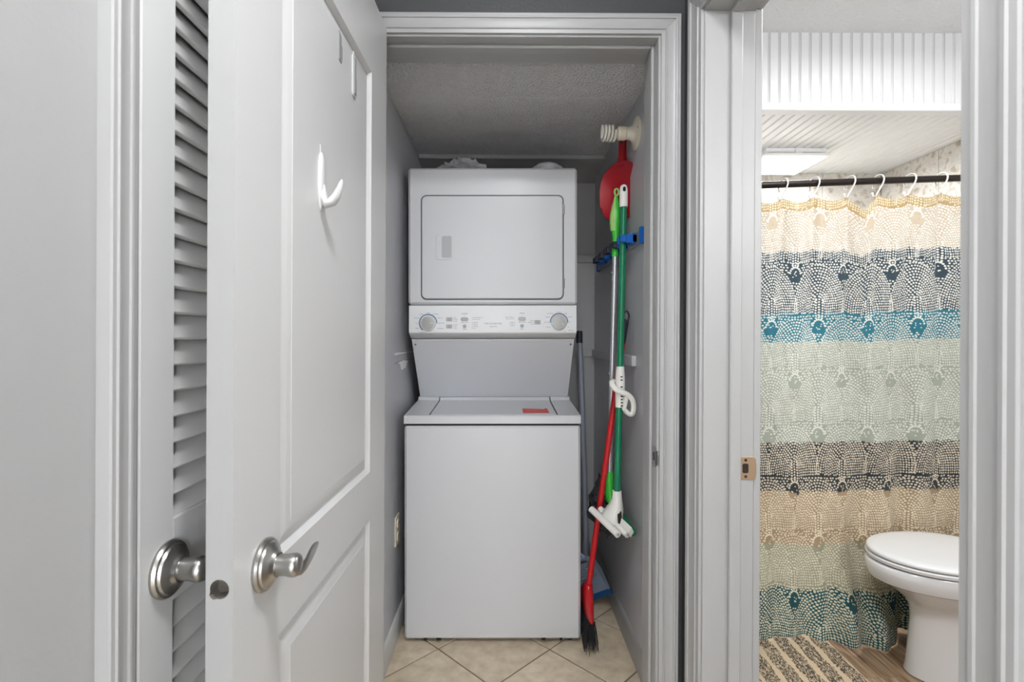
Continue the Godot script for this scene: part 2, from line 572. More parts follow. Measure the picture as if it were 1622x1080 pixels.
	# baseboards of the closet
	for side in 2:
		var x: float = -0.42 if side == 0 else 0.495
		var d: float = 1.0 if side == 0 else -1.0
		single("baseboard_left" if side == 0 else "baseboard_right", sol().prism([Vector2(x, 0), Vector2(x + d * 0.012, 0), Vector2(x + d * 0.012, 0.072), Vector2(x + d * 0.006, 0.086), Vector2(x, 0.09)], 1.577, 2.775, 0.0, Transform3D(Basis(Vector3.RIGHT, Vector3.UP, Vector3(0, 0, -1)), Vector3.ZERO)), M.louver_paint if side == 0 else M.paint, "white baseboard along the %s closet wall" % ["left", "right"][side], "baseboard", "structure")
	# closet door frame
	var t1 := tag(struct_node("trim_1"), "white molded frame of the laundry closet doorway", "door frame", "", "structure")
	casing(t1, func(a, y, t): return Vector3(a, y, ZF + t), -0.368, 0.4377, 2.041, 0.0525, M.paint, M.paint_head)
	part("jamb", slab(sol(), 0.4317, 0.45, 0, 2.053, ZF, ZK, 0.0015), M.paint, t1)
	part("jamb", slab(sol(), -0.381, -0.362, 0, 2.053, ZF, ZK, 0.0015), M.paint, t1)
	part("head_jamb", slab(sol(), -0.362, 0.4317, 2.035, 2.053, ZF, ZK, 0.0015), M.paint_head, t1)
	part("door_stop", slab(sol(), 0.4227, 0.4317, 0, 2.035, -1.473, -1.508, 0.003), M.paint, t1)
	part("door_stop", slab(sol(), -0.362, -0.353, 0, 2.035, -1.473, -1.508, 0.003), M.paint, t1)
	part("door_stop", slab(sol(), -0.353, 0.4227, 2.026, 2.035, -1.473, -1.508, 0.003), M.paint_head, t1)
	var sp := part("strike_plate", sol().prism(rrect(0.034, 0.056, 0.008), 0.0, 0.0022, 0.0006, Transform3D(Basis(Vector3(0, 0, 1), Vector3.UP, Vector3(-1, 0, 0)), Vector3(0.4317, 0.857, -1.455))), M.steel, t1)
	part("latch_opening", slab(sol(), 0.4288, 0.4302, 0.846, 0.869, -1.449, -1.461), M.rubber, sp)
	part("strike_lip", sol().prism(rrect(0.012, 0.040, 0.004), 0.0, 0.003, 0.0006, Transform3D(Basis(Vector3(0.5, 0, 0.87), Vector3.UP, Vector3(-0.87, 0, 0.5)), Vector3(0.4330, 0.857, -1.4335))), M.steel, sp)
	# bathroom door frame
	var t2 := tag(struct_node("trim_2"), "white molded frame of the bathroom doorway with brass strike plate", "door frame", "", "structure")
	casing(t2, func(a, y, t): return Vector3(HR - t, y, a), -1.296, -0.557, 2.026, 0.072, M.paint, M.paint_head)
	for k in 2:
		var z: float = [-1.29, -0.563][k]
		var d: float = [-1.0, 1.0][k]
		part("jamb", slab(sol(), HR, 0.632, 0, 2.02, z, z + d * 0.018, 0.0015), M.paint, t2)
		part("door_stop", slab(sol(), 0.5676, 0.5962, 0, 2.02, z, z - d * 0.012, 0.0025), M.paint, t2)
		part("rear_casing", slab(sol(), 0.633, 0.654, 0, 2.08, z + d * 0.006, z + d * 0.066, 0.003), M.paint, t2)
	part("head_jamb", slab(sol(), HR, 0.632, 2.02, 2.038, -1.308, -0.545, 0.0015), M.paint_head, t2)
	part("door_stop", slab(sol(), 0.5676, 0.5962, 2.008, 2.02, -1.278, -0.575, 0.0025), M.paint_head, t2)
	part("rear_casing", slab(sol(), 0.633, 0.654, 2.026, 2.086, -1.296, -0.557, 0.003), M.paint_head, t2)
	var out := [Vector2(-0.0225, 0.022), Vector2(-0.0225, -0.022), Vector2(-0.017, -0.029), Vector2(0.014, -0.029), Vector2(0.0205, -0.023), Vector2(0.0225, 0.0), Vector2(0.0205, 0.023), Vector2(0.014, 0.029), Vector2(-0.017, 0.029)]
	var bp := part("strike_plate", sol().prism(out, 0.0, 0.0022, 0.0007, Transform3D(Basis(), Vector3(0.6168, 0.867, -1.2895))), M.brass, t2)
	bp.set_meta("label", "brass strike plate with two screws")
	part("latch_opening", sol().prism(rrect(0.015, 0.024, 0.004, Vector2(-0.006, 0)), 0.0018, 0.0026, 0.0, Transform3D(Basis(), Vector3(0.6168, 0.867, -1.2895))), M.dark_hole, bp)
	for s in [-1, 1]:
		part("screw", sol().lathe([[0, 0.0018], [0.0036, 0.0018], [0.0036, 0.0028], [0.002, 0.0032], [0, 0.0030]], 12, Transform3D(Basis(Vector3.RIGHT, PI / 2), Vector3(0.6115, 0.867 + s * 0.0205, -1.2895))), M.dark_hole, bp)
	# louvered doorway in the left wall
	var t3 := tag(struct_node("trim_3"), "white molded frame of the louvered door at left", "door frame", "", "structure")
	casing(t3, func(a, y, t): return Vector3(HL + t, y, a), -1.267, -0.618, 2.035, 0.052, M.paint, M.paint_head)
	part("jamb", slab(sol(), HL, HL - 0.12, 0, 2.035, -0.605, -0.623), M.paint, t3)
	part("jamb", slab(sol(), HL, HL - 0.12, 0, 2.035, -1.260, -1.278), M.paint, t3)
	part("strike_plate", slab(sol(), HL - 0.018, HL + 0.0015, 0.870, 0.902, -0.6195, -0.6245, 0.0006), M.steel, t3)
	# living room behind the camera
	wall("wall_living", [[-2.2, -2.1, 0, 2.44, 1.0, 4.3], [2.1, 2.2, 0, 2.44, 1.0, 4.3], [-2.1, HL - 0.12, 0, 2.44, 0.9, 1.0], [BL, 2.1, 0, 2.44, 0.9, 1.0], [-2.1, 2.1, 0, 2.44, 4.2, 4.3]], M.living, "pale living room walls behind the viewer")
	# bathroom shell
	var fb := single("floor_bathroom", slab(sol(), BL, BR, -0.12, -0.003, 0.6, -2.8), M.rubber, "brown wood plank floor of the bathroom under the toilet", "floor", "structure")
	var row := 0
	var px := BL + 0.001
	while px < BR - 0.02:
		var x1 := minf(px + 0.152, BR - 0.001)
		var z: float = 0.6 - [0.0, 0.45, 0.8, 0.2][row % 4]
		if z < 0.6:
			part("plank", slab(sol(), px + 0.0006, x1 - 0.0006, -0.010, 0.0, 0.6, z + 0.001, 0.0012), M.planks[(row + 1) % 3], fb)
		while z > -2.79:
			var z1 := maxf(z - 1.2, -2.8)
			part("plank", slab(sol(), px + 0.0006, x1 - 0.0006, -0.010, 0.0, z - 0.0006, z1 + 0.0006, 0.0012), M.planks[row % 3], fb)
			z = z1
			row += 1
		px += 0.152
		row += 2
	wall("ceiling_bathroom", [[BL, BR, 2.40, 2.54, 0.6, -2.03]], M.bath_ceiling, "white textured bathroom ceiling above the beadboard soffit", "ceiling")
	wall("wall_bathroom_right", [[BR, BR + 0.12, 0, 2.54, 0.7, -2.92]], M.living, "pale bathroom side wall behind the toilet tank")
	wall("wall_bathroom_front", [[BL, BR, 0, 2.54, 0.6, 0.7]], M.living, "bathroom wall nearest the viewer")
	var ta := wall("wall_alcove", [[BL, BR + 0.12, 0, 2.3, -2.808, -2.92]], M.grout, "gray stone tiled wall of the shower alcove behind the curtain")
	var y1 := 2.09
	row = 0
	while y1 > 0.3:
		var x := 1.743 - (0.3 if row % 2 else 0.0) - 1.2
		while x < BR:
			var a := maxf(x, BL) + 0.001
			var b := minf(x + 0.6, BR - 0.008) - 0.001
			if b - a > 0.02:
				part("tile", slab(sol(), a, b, y1 - 0.298, y1, -2.808, -2.80, 0.0008), M.stones[(row + int(x * 7.0)) % 2], ta)
			x += 0.6
		for k in 2:
			var za := -2.799 + 0.37 * k
			part("tile", slab(sol(), BR - 0.008, BR, y1 - 0.298, y1, za, za + 0.368, 0.0008), M.stones[(row + k) % 2], ta)
		y1 -= 0.3
		row += 1
	# beadboard soffit face and alcove ceiling
	var sf := wall("wall_soffit", [[BL, BR, 2.10, 2.54, -2.03, -2.06]], M.bead, "white beadboard soffit above the shower curtain")
	var ca := wall("ceiling_alcove", [[BL, BR, 2.096, 2.2, -2.06, -2.81]], M.bead, "white beadboard ceiling over the shower with a lit panel", "ceiling")
	var bead := [Vector2(0.0004, 0), Vector2(0.0004, 0.0015), Vector2(0.0026, 0.006), Vector2(0.0325, 0.006), Vector2(0.0345, 0.0025), Vector2(0.0356, 0.005), Vector2(0.0372, 0.006), Vector2(0.0388, 0.005), Vector2(0.0402, 0.0015), Vector2(0.0402, 0)]
	var up := sol().prism(bead, 0.0, 0.281, 0.0, Transform3D(Basis(Vector3.RIGHT, Vector3(0, 0, 1), Vector3(0, -1, 0)), Vector3.ZERO)).mesh(20)
	var back := sol().prism(bead, 0.0, 0.742, 0.0, Transform3D(Basis(Vector3.RIGHT, Vector3(0, -1, 0), Vector3(0, 0, -1)), Vector3.ZERO)).mesh(20)
	var bx := BL + 0.002
	while bx < BR - 0.04:
		put("plank", up, M.bead, sf).position = Vector3(bx, 2.40, -2.03)
		put("plank", back, M.bead, ca).position = Vector3(bx, 2.096, -2.06)
		bx += 0.0406
	part("bottom_rail", slab(sol(), BL, BR, 2.089, 2.119, -2.014, -2.06, 0.003), M.bead, sf)

func struct_node(called: String) -> Node3D:
	var o := Node3D.new()
	o.name = called
	add_child(o, true)
	return o

# ---------------------------------------------------------------- doors
func lever_set(under: Node3D, at: Vector3, along: Vector3, outw: Vector3) -> void:
	var xf := Transform3D(Basis(along.cross(outw) * -1.0, outw, along).orthonormalized(), at)
	if xf.basis.determinant() < 0.0:
		xf.basis.x = -xf.basis.x
	var r := part("lever_handle", sol().lathe([[0, 0], [0.037, 0], [0.0375, 0.004], [0.0355, 0.0075], [0.0325, 0.0085], [0.031, 0.0115], [0.0265, 0.014], [0.021, 0.017], [0.0185, 0.0205], [0.017, 0.0215], [0.0, 0.0215]], 48, xf), M.nickel, under, 26)
	part("hub", sol().lathe([[0, 0.0215], [0.0145, 0.0215], [0.0148, 0.030], [0.0152, 0.035], [0.0165, 0.041], [0.0165, 0.046], [0.0145, 0.0505], [0.0105, 0.0528], [0, 0.0535]], 32, xf), M.nickel, r, 50)
	var path := []
	for q in [[0.0, -0.006, 0.041], [0.009, -0.010, 0.0455], [0.020, -0.0135, 0.0475], [0.034, -0.0125, 0.0475], [0.048, -0.0110, 0.0455], [0.062, -0.0100, 0.0440], [0.074, -0.0090, 0.0430], [0.084, -0.0065, 0.0435], [0.090, -0.0045, 0.0445]]:
		path.append(at + along * q[0] + Vector3.UP * q[1] + outw * q[2])
	part("lever", sol().tube(path, [0.0085, 0.0095, 0.0100, 0.0118, 0.0135, 0.0138, 0.0120, 0.0075, 0.002], 18, true, 0.26, Vector3.UP), M.nickel, r, 60)

func rect_strip(s: Solid, a: Rect2, za: float, b: Rect2, zb: float) -> void:
	var ca := [a.position, Vector2(a.end.x, a.position.y), a.end, Vector2(a.position.x, a.end.y)]
	var cb := [b.position, Vector2(b.end.x, b.position.y), b.end, Vector2(b.position.x, b.end.y)]
	for i in 4:
		var j := (i + 1) % 4
		s.quad(Vector3(ca[i].x, ca[i].y, za), Vector3(cb[i].x, cb[i].y, zb), Vector3(cb[j].x, cb[j].y, zb), Vector3(ca[j].x, ca[j].y, za))

func panel_face(s: Solid, z: float, into: float) -> void:
	# door face with two molded panels; into = +1 when the slab lies towards +z
	var from := s.p.size()
	var x0 := 0.0
	var x1 := 0.765
	var y0 := 0.012
	var y1 := 2.045
	var pa := Rect2(0.145, 0.22, 0.490, 0.518)
	var pb := Rect2(0.145, 0.857, 0.490, 0.995)
	for r in [Rect2(x0, y0, pa.position.x, y1 - y0), Rect2(pa.end.x, y0, x1 - pa.end.x, y1 - y0), Rect2(pa.position.x, y0, pa.size.x, pa.position.y - y0), Rect2(pa.position.x, pa.end.y, pa.size.x, pb.position.y - pa.end.y), Rect2(pa.position.x, pb.end.y, pa.size.x, y1 - pb.end.y)]:
		s.quad(Vector3(r.position.x, r.position.y, z), Vector3(r.position.x, r.end.y, z), Vector3(r.end.x, r.end.y, z), Vector3(r.end.x, r.position.y, z))
	for pr in [pa, pb]:
		var prof := [[0.0, 0.0], [0.0035, 0.0045], [0.0085, 0.0105], [0.0115, 0.0110], [0.015, 0.0095], [0.030, 0.0045], [0.0415, 0.0018], [0.042, 0.0012]]
		for i in prof.size() - 1:
			rect_strip(s, pr.grow(-prof[i][0]), z + into * prof[i][1], pr.grow(-prof[i + 1][0]), z + into * prof[i + 1][1])
		var q: Rect2 = pr.grow(-0.042)
		var zq := z + into * 0.0012
		s.quad(Vector3(q.position.x, q.position.y, zq), Vector3(q.position.x, q.end.y, zq), Vector3(q.end.x, q.end.y, zq), Vector3(q.end.x, q.position.y, zq))
	if into < 0.0:
		for i in range(from, s.p.size(), 3):
			var k := s.p[i + 1]
			s.p[i + 1] = s.p[i + 2]
			s.p[i + 2] = k

func panel_door() -> void:
	var d := thing("door_1", "white two-panel door swung open into the hallway, nickel lever and white hook", "door", Vector3(-0.327, 0, -1.42), 0.0, "", "structure")
	var sd := Vector3(-0.02236, 0, 0.99975)
	d.basis = Basis(sd, Vector3.UP, sd.cross(Vector3.UP))
	var s := sol()
	panel_face(s, 0.0, 1.0)
	panel_face(s, 0.0355, -1.0)
	var x1 := 0.765
	var zt := 0.0355
	s.quad(Vector3(0, 0.012, 0), Vector3(0, 0.012, zt), Vector3(0, 2.045, zt), Vector3(0, 2.045, 0))
	s.quad(Vector3(0, 2.045, 0), Vector3(0, 2.045, zt), Vector3(x1, 2.045, zt), Vector3(x1, 2.045, 0))
	s.quad(Vector3(0, 0.012, 0), Vector3(x1, 0.012, 0), Vector3(x1, 0.012, zt), Vector3(0, 0.012, zt))
	# free edge with the bored latch hole
	var edge := sol()
	var hy := 0.872
	var hz := 0.0175
	var hr := 0.0125
	edge.quad(Vector3(x1, 0.012, 0), Vector3(x1, hy - zt / 2, 0), Vector3(x1, hy - zt / 2, zt), Vector3(x1, 0.012, zt))
	edge.quad(Vector3(x1, hy + zt / 2, 0), Vector3(x1, 2.045, 0), Vector3(x1, 2.045, zt), Vector3(x1, hy + zt / 2, zt))
	var hole := sol()
	var n := 24
	for i in n:
		var o := []
		for k in [i, i + 1]:
			var a: float = TAU * k / n
			var u := Vector2(cos(a), sin(a))
			var sq := u / maxf(absf(u.x), absf(u.y)) * zt / 2
			var rr := hr * (1.0 + (0.25 if u.x > 0.3 and u.y < -0.3 else 0.0))   # a chipped lower corner
			o.append([Vector3(x1, hy + sq.y, zt / 2 + sq.x), Vector3(x1, hy + u.y * rr, hz + u.x * rr), Vector3(x1 - 0.018, hy + u.y * rr * 0.94, hz + u.x * rr * 0.94)])
		edge.quad(o[0][0], o[1][0], o[1][1], o[0][1])
		hole.quad(o[0][1], o[1][1], o[1][2], o[0][2])
		hole.tri(o[0][2], o[1][2], Vector3(x1 - 0.019, hy, hz))
	part("door_slab", s, M.door_paint, d, 25)
	part("door_edge", edge, M.paint, d, 25)
	part("latch_hole", hole, M.raw_wood, d)
	lever_set(d, Vector3(0.684, 0.868, 0), Vector3(-1, 0, 0), Vector3(0, 0, -1))
	for y in [0.28, 1.05, 1.82]:
		part("hinge", sol().lathe([[0, -0.045], [0.006, -0.045], [0.006, 0.045], [0, 0.045]], 12, Transform3D(Basis(), Vector3(-0.004, y, 0.040))), M.steel, d)
	# hook and the leftover adhesive strips, stuck on the door
	var face := func(a: float, y: float) -> Transform3D: return d.transform * Transform3D(Basis(Vector3(-1, 0, 0), Vector3.UP, Vector3(0, 0, -1)), Vector3(a, y, 0.0012))
	var h := thing("wall_hook", "white curved plastic hook stuck on the open panel door", "hook")
	h.transform = face.call(0.474, 1.487)
	var rings := []
	for q in [[0.0, 1.0], [0.003, 1.0], [0.006, 0.86], [0.0075, 0.55]]:
		var ring := PackedVector3Array()
		for i in 28:
			var a := TAU * i / 28
			ring.push_back(Vector3(cos(a) * 0.0135 * q[1], sin(a) * 0.054 * q[1] - 0.006, q[0]))
		rings.append(ring)
	part("base", sol().loft(rings), M.strip_white, h, 50)
	part("prong", sol().tube([Vector3(0, -0.012, 0.003), Vector3(0, -0.036, 0.006), Vector3(0, -0.047, 0.012), Vector3(0, -0.043, 0.022), Vector3(0, -0.032, 0.030), Vector3(0, -0.018, 0.036), Vector3(0, -0.006, 0.039), Vector3(0, -0.002, 0.0395)], [0.007, 0.011, 0.012, 0.0115, 0.010, 0.0075, 0.0045, 0.001], 14, true, 0.75, Vector3.RIGHT), M.strip_white, h, 60)
	part("pull_tab", slab(sol(), -0.004, 0.004, 0.045, 0.062, 0, 0.0016, 0.0006), M.strip_white, h)
	var a1 := thing("adhesive_strip", "bare gray adhesive strip, the upper of two on the open door", "adhesive strip", Vector3.ZERO, 0.0)
	a1.transform = face.call(0.372, 1.786)
	part("strip", sol().prism([Vector2(-0.010, 0.031), Vector2(0.004, 0.026), Vector2(0.005, 0.008), Vector2(0.010, 0.005), Vector2(0.010, -0.022), Vector2(0.005, -0.031), Vector2(-0.010, -0.027)], 0.0, 0.0016, 0.0004), M.strip_gray, a1)
	var a2 := thing("adhesive_strip", "clear hook backing with gray strip, lower and nearer the hinge edge", "adhesive strip", Vector3.ZERO, 0.0)
	a2.transform = face.call(0.286, 1.771)
	part("backing", sol().prism(rrect(0.024, 0.092, 0.008), 0.0, 0.003, 0.001), M.strip_white, a2)
	part("strip", sol().prism([Vector2(-0.004, 0.040), Vector2(0.007, 0.040), Vector2(0.007, 0.0), Vector2(0.010, -0.004), Vector2(0.010, -0.040), Vector2(-0.004, -0.040)], 0.003, 0.0045, 0.0004), M.strip_gray, a2)
	part("pull_tab", slab(sol(), -0.003, 0.003, 0.044, 0.054, 0, 0.0015), M.strip_white, a2)

func louver_door() -> void:
	var d := tag(struct_node("door_2"), "white louvered closet door at left with nickel lever, behind the open door", "door", "", "structure")
	for z in [[-0.627, -0.694], [-1.190, -1.256]]:
		part("stile", slab(sol(), -0.480, -0.445, 0.012, 2.03, z[0], z[1], 0.002), M.door_paint, d)
	for y in [[0.012, 0.17], [0.837, 0.949], [1.925, 2.03]]:
		part("rail", slab(sol(), -0.479, -0.446, y[0], y[1], -0.694, -1.190, 0.0015), M.door_paint, d)
	var blade := sol().box(Vector3.ZERO, Vector3(0.0500, 0.0072, 0.496), 0.0014).mesh()
	var y := 0.9655
	while y < 1.92:
		var o := put("slat", blade, M.louver_paint, d)
		o.position = Vector3(-0.4615, y, -0.942)
		o.rotation.z = -deg_to_rad(66)
		y += 0.0355
	y = 0.8205
	while y > 0.18:
		var o := put("slat", blade, M.louver_paint, d)
		o.position = Vector3(-0.4615, y, -0.942)
		o.rotation.z = -deg_to_rad(66)
		y -= 0.0355
	lever_set(d, Vector3(-0.445, 0.887, -0.6805), Vector3(0, 0, -1), Vector3(1, 0, 0))

# ---------------------------------------------------------------- stacked washer and dryer
func letters(text: String, tall: float, at: Vector3, under: Node3D, m: Material, align := HORIZONTAL_ALIGNMENT_CENTER) -> void:
	var t := TextMesh.new()
	t.text = text
	var f := SystemFont.new()
	f.font_names = PackedStringArray(["Droid Sans"])
	t.font = f
	t.font_size = 48
	t.pixel_size = tall / 34.0
	t.depth = 0.0004
	t.curve_step = 2.0
	t.horizontal_alignment = align
	var o := put("lettering", t, m, under)
	o.position = at

func arc(r0: float, r1: float, a0: float, a1: float, n := 28) -> Array:
	var o := []
	for i in n + 1:
		var a := deg_to_rad(lerpf(a0, a1, float(i) / n))
		o.append(Vector2(cos(a), sin(a)) * r1)
	for i in n + 1:
		var a := deg_to_rad(lerpf(a1, a0, float(i) / n))
		o.append(Vector2(cos(a), sin(a)) * r0)
	return o

func laundry() -> void:
	var L := thing("laundry_center", "white stacked washer and dryer with two gray dials on its middle panel", "washer dryer", Vector3(-0.035, 0.0, -1.987))
	L.rotation.z = 0.006
	L.position.y = 0.002
	var side := Basis(Vector3(0, 0, 1), Vector3.UP, Vector3(-1, 0, 0))   # polygon (z, y) extruded towards -x
	var ext := func(s: Solid, poly: Array, x0: float, x1: float, bev := 0.0) -> Solid:
		return s.prism(poly, -x1, -x0, bev, Transform3D(side, Vector3.ZERO))
	# washer
	var cab := part("washer_cabinet", slab(sol(), -0.3425, 0.3425, 0.014, 0.845, 0.0, -0.735, 0.009), M.enamel, L)
	for k in 4:
		part("notch", slab(sol(), [-0.265, -0.218, 0.19, 0.262][k], [-0.255, -0.202, 0.206, 0.270][k], 0.012, 0.020, -0.012, 0.0006), M.rubber, cab)
	for sx in [-1, 1]:
		for z in [-0.05, -0.68]:
			part("foot", sol().lathe([[0, -0.006], [0.024, -0.006], [0.024, 0.004], [0.010, 0.006], [0.010, 0.02], [0, 0.02]], 16, Transform3D(Basis(), Vector3(sx * 0.30, 0.006 - sx * 0.0018, z))), M.rubber, L)
	var top := sol()
	for e in [[-0.3430, -0.2485], [0.2565, 0.3430]]:
		ext.call(top, [Vector2(0.004, 0.853), Vector2(0.004, 0.879), Vector2(-0.001, 0.884), Vector2(-0.330, 0.902), Vector2(-0.345, 0.914), Vector2(-0.356, 0.916), Vector2(-0.735, 0.916), Vector2(-0.735, 0.853)], e[0], e[1], 0.0)
	ext.call(top, [Vector2(0.004, 0.853), Vector2(0.004, 0.879), Vector2(-0.001, 0.884), Vector2(-0.012, 0.8846), Vector2(-0.012, 0.853)], -0.2485, 0.2565)
	ext.call(top, [Vector2(-0.353, 0.87), Vector2(-0.353, 0.9155), Vector2(-0.735, 0.916), Vector2(-0.735, 0.87)], -0.2465, 0.2545)
	part("washer_top", top, M.enamel, L, 30)
	part("top_gap", slab(sol(), -0.336, 0.336, 0.844, 0.854, -0.006, -0.72), M.rubber, L)
	part("tub_opening", slab(sol(), -0.2465, 0.2545, 0.853, 0.866, -0.012, -0.353), M.rubber, L)
	var lid := part("washer_lid", ext.call(sol(), [Vector2(-0.016, 0.872), Vector2(-0.016, 0.8825), Vector2(-0.019, 0.8855), Vector2(-0.024, 0.8865), Vector2(-0.29, 0.8985), Vector2(-0.326, 0.9015), Vector2(-0.343, 0.9135), Vector2(-0.350, 0.914), Vector2(-0.350, 0.875)], -0.2425, 0.2505), M.enamel, L, 30)
	part("warning_tape", sol().prism([Vector2(-0.051, -0.045), Vector2(0.052, -0.045), Vector2(0.052, 0.030), Vector2(0.047, 0.055), Vector2(0.038, 0.032), Vector2(-0.051, 0.045)], 0.0, 0.0012, 0.0002, Transform3D(Basis(Vector3.RIGHT, Vector3(0, 0.045, -1).normalized(), Vector3(0, 1, 0.045).normalized()), Vector3(0.172, 0.8898, -0.085))), M.tape, lid)
	# sloping panel, control panel
	var slope := part("sloping_panel", ext.call(sol(), [Vector2(-0.134, 1.180), Vector2(-0.134, 1.174), Vector2(-0.349, 0.916), Vector2(-0.36, 0.916), Vector2(-0.36, 1.180)], -0.336, 0.336), M.enamel_flat, L)
	part("rear_housing", slab(sol(), -0.336, 0.336, 0.916, 1.32, -0.36, -0.735), M.enamel_flat, L)
	for sx in [-1, 1]:
		part("screw", sol().lathe([[0, 0], [0.0046, 0], [0.004, 0.0022], [0.0015, 0.003], [0, 0.003]], 14, Transform3D(Basis(Vector3.RIGHT, deg_to_rad(129.8)), Vector3(sx * 0.3235, 1.1575, -0.1475))), M.steel, slope)
	var cp := part("control_panel", ext.call(sol(), [Vector2(-0.093, 1.3175), Vector2(-0.089, 1.3150), Vector2(-0.0865, 1.210), Vector2(-0.0885, 1.205), Vector2(-0.094, 1.2005), Vector2(-0.137, 1.182), Vector2(-0.30, 1.180), Vector2(-0.30, 1.3175)], -0.3395, 0.3395, 0.0), M.panel_plastic, L, 50)
	var fz := func(y: float) -> float: return -0.0865 - (y - 1.21) * 0.0238 + 0.0002
	var on := func(x: float, y: float, lift := 0.0) -> Transform3D: return Transform3D(Basis(), Vector3(x, y, fz.call(y) + lift))
	# an embossed wave under the name
	var wave := []
	for i in 41:
		var x := -0.105 + 0.21 * i / 40.0
		wave.append(Vector3(x, 1.2215 - 0.004 * smoothstep(0.075, 0.045, absf(x)), fz.call(1.22) - 0.0006))
	part("embossed_line", sol().tube(wave, 0.0011, 8), M.panel_plastic, cp)
	for k in 2:
		var cx: float = [-0.2617, 0.2686][k]
		var cy: float = [1.2450, 1.2480][k]
		var kn := part("control_knob", sol().lathe([[0, 0], [0.0325, 0], [0.0318, 0.006], [0.0305, 0.010], [0.0285, 0.012], [0.0272, 0.0112], [0, 0.0112]], 40, on.call(cx, cy) * Transform3D(Basis(Vector3.RIGHT, PI / 2), Vector3.ZERO)), M.knob_rim, L, 40)
		part("knob_face", sol().lathe([[0, 0.0110], [0.0270, 0.0110], [0.0262, 0.0128], [0.022, 0.0136], [0, 0.0140]], 40, on.call(cx, cy) * Transform3D(Basis(Vector3.RIGHT, PI / 2), Vector3.ZERO)), M.knob, kn, 40)
		var pt := Transform3D(Basis(Vector3(0, 0, 1), [0.0, deg_to_rad(-28)][k]), Vector3.ZERO)
		part("pointer", sol().prism(rrect(0.0125, 0.0016, 0.0006, Vector2(0.0165, 0)), 0.0132, 0.0144, 0.0, on.call(cx, cy) * pt), M.knob_rim, kn)
		part("blue_arc", sol().prism(arc(0.0340, 0.0374, [-2.0, -2.0][k], [232.0, 182.0][k]), 0.0, 0.0005, 0.0, on.call(cx, cy)), M.blue_print, cp)
		var names: Array = [["Normal", "Bulky", "Heavy Soil", "Colors", "Whites", "Active Wear", "Delicates", "Quick Wash", "Hand Wash", "Rinse & Spin", "Tub Clean"], ["Normal", "Delicates", "Active Wear", "Quick Dry", "Towels", "Auto Dry", "Air Fluff", "60", "40", "Timed Dry", "20"]][k]
		var spots: Array = [[[0, 0.0415], [-0.026, 0.0365], [-0.046, 0.021], [-0.046, 0.0], [-0.044, -0.021], [0.030, 0.0365], [0.048, 0.021], [0.054, 0.0], [0.050, -0.0215], [0.004, -0.0445], [-0.022, -0.039]], [[0, 0.0415], [-0.046, 0.021], [-0.036, 0.0355], [-0.050, 0.0], [0.026, 0.0355], [-0.044, -0.020], [0.044, 0.021], [0.044, 0.0], [0.038, -0.020], [0.046, -0.033], [0.022, -0.0365]]][k]
		for i in names.size():
			letters(names[i], 0.0034, Vector3(cx + spots[i][0], cy + spots[i][1], fz.call(cy + spots[i][1])), cp, M.ink)
	for k in 2:
		var gx: float = [-0.1139, 0.1186][k]
		var dy: float = [0.0, 0.0015][k]
		letters(["WASHER", "DRYER"][k], 0.0044, Vector3(gx, 1.2830 + dy, fz.call(1.283)), cp, M.ink)
		part("indicator_light", sol().lathe([[0, 0], [0.0011, 0], [0.0009, 0.0006], [0, 0.0007]], 10, on.call(gx, 1.2752 + dy) * Transform3D(Basis(Vector3.RIGHT, PI / 2), Vector3.ZERO)), M.ink, cp)
		part("push_button", sol().prism(rrect(0.0315, 0.0160, 0.0079, Vector2.ZERO, 8), 0.0, 0.0016, 0.0006, on.call(gx, 1.2603 + dy)), M.button, cp)
		letters("START / PAUSE", 0.0034, Vector3(gx, 1.2472 + dy, fz.call(1.247)), cp, M.ink)
		var pb := on.call(gx, 1.2317 + dy) * Transform3D(Basis(Vector3.RIGHT, PI / 2), Vector3.ZERO) as Transform3D
		part("push_button", sol().lathe([[0, 0], [0.0082, 0], [0.0078, 0.0014], [0.0068, 0.002], [0, 0.0014]], 24, pb), M.button, cp)
		part("button_dot", sol().lathe([[0, 0.0012], [0.0018, 0.0012], [0.0018, 0.0020], [0, 0.0020]], 12, pb), M.ink, cp)
		letters("CANCEL", 0.0034, Vector3(gx, 1.2192 + dy, fz.call(1.219)), cp, M.ink)
	var rows := [[-0.1762, 1.2598, ["Hot", "Warm", "Cold"], ["Wash", "Temp"]], [-0.1762, 1.2312, ["Heavy", "Med", "Light"], ["Soil", "Level"]], [0.1814, 1.2480, ["High", "Medium", "Low"], ["Dry", "Temp"]]]
	for r in rows.size():
		var q: Array = rows[r]
		part("push_button", sol().prism(rrect(0.025, 0.0165, 0.002), 0.0, 0.0014, 0.0005, on.call(q[0], q[1])), M.button, cp)
		for i in 2:
			letters(q[3][i], 0.0038, Vector3(q[0], q[1] + 0.0028 - 0.0056 * i, fz.call(q[1]) + 0.0014), cp, M.ink)
		var d: float = -1.0 if r == 2 else 1.0
		for i in 3:
			var yy: float = q[1] + 0.0072 * (1 - i)
			part("indicator_light", sol().lathe([[0, 0], [0.0011, 0], [0.0009, 0.0006], [0, 0.0007]], 8, on.call(q[0] + d * 0.0175, yy) * Transform3D(Basis(Vector3.RIGHT, PI / 2), Vector3.ZERO)), M.ink, cp)
			letters(q[2][i], 0.0034, Vector3(q[0] + d * 0.0205, yy, fz.call(yy)), cp, M.ink, HORIZONTAL_ALIGNMENT_LEFT if d > 0 else HORIZONTAL_ALIGNMENT_RIGHT)
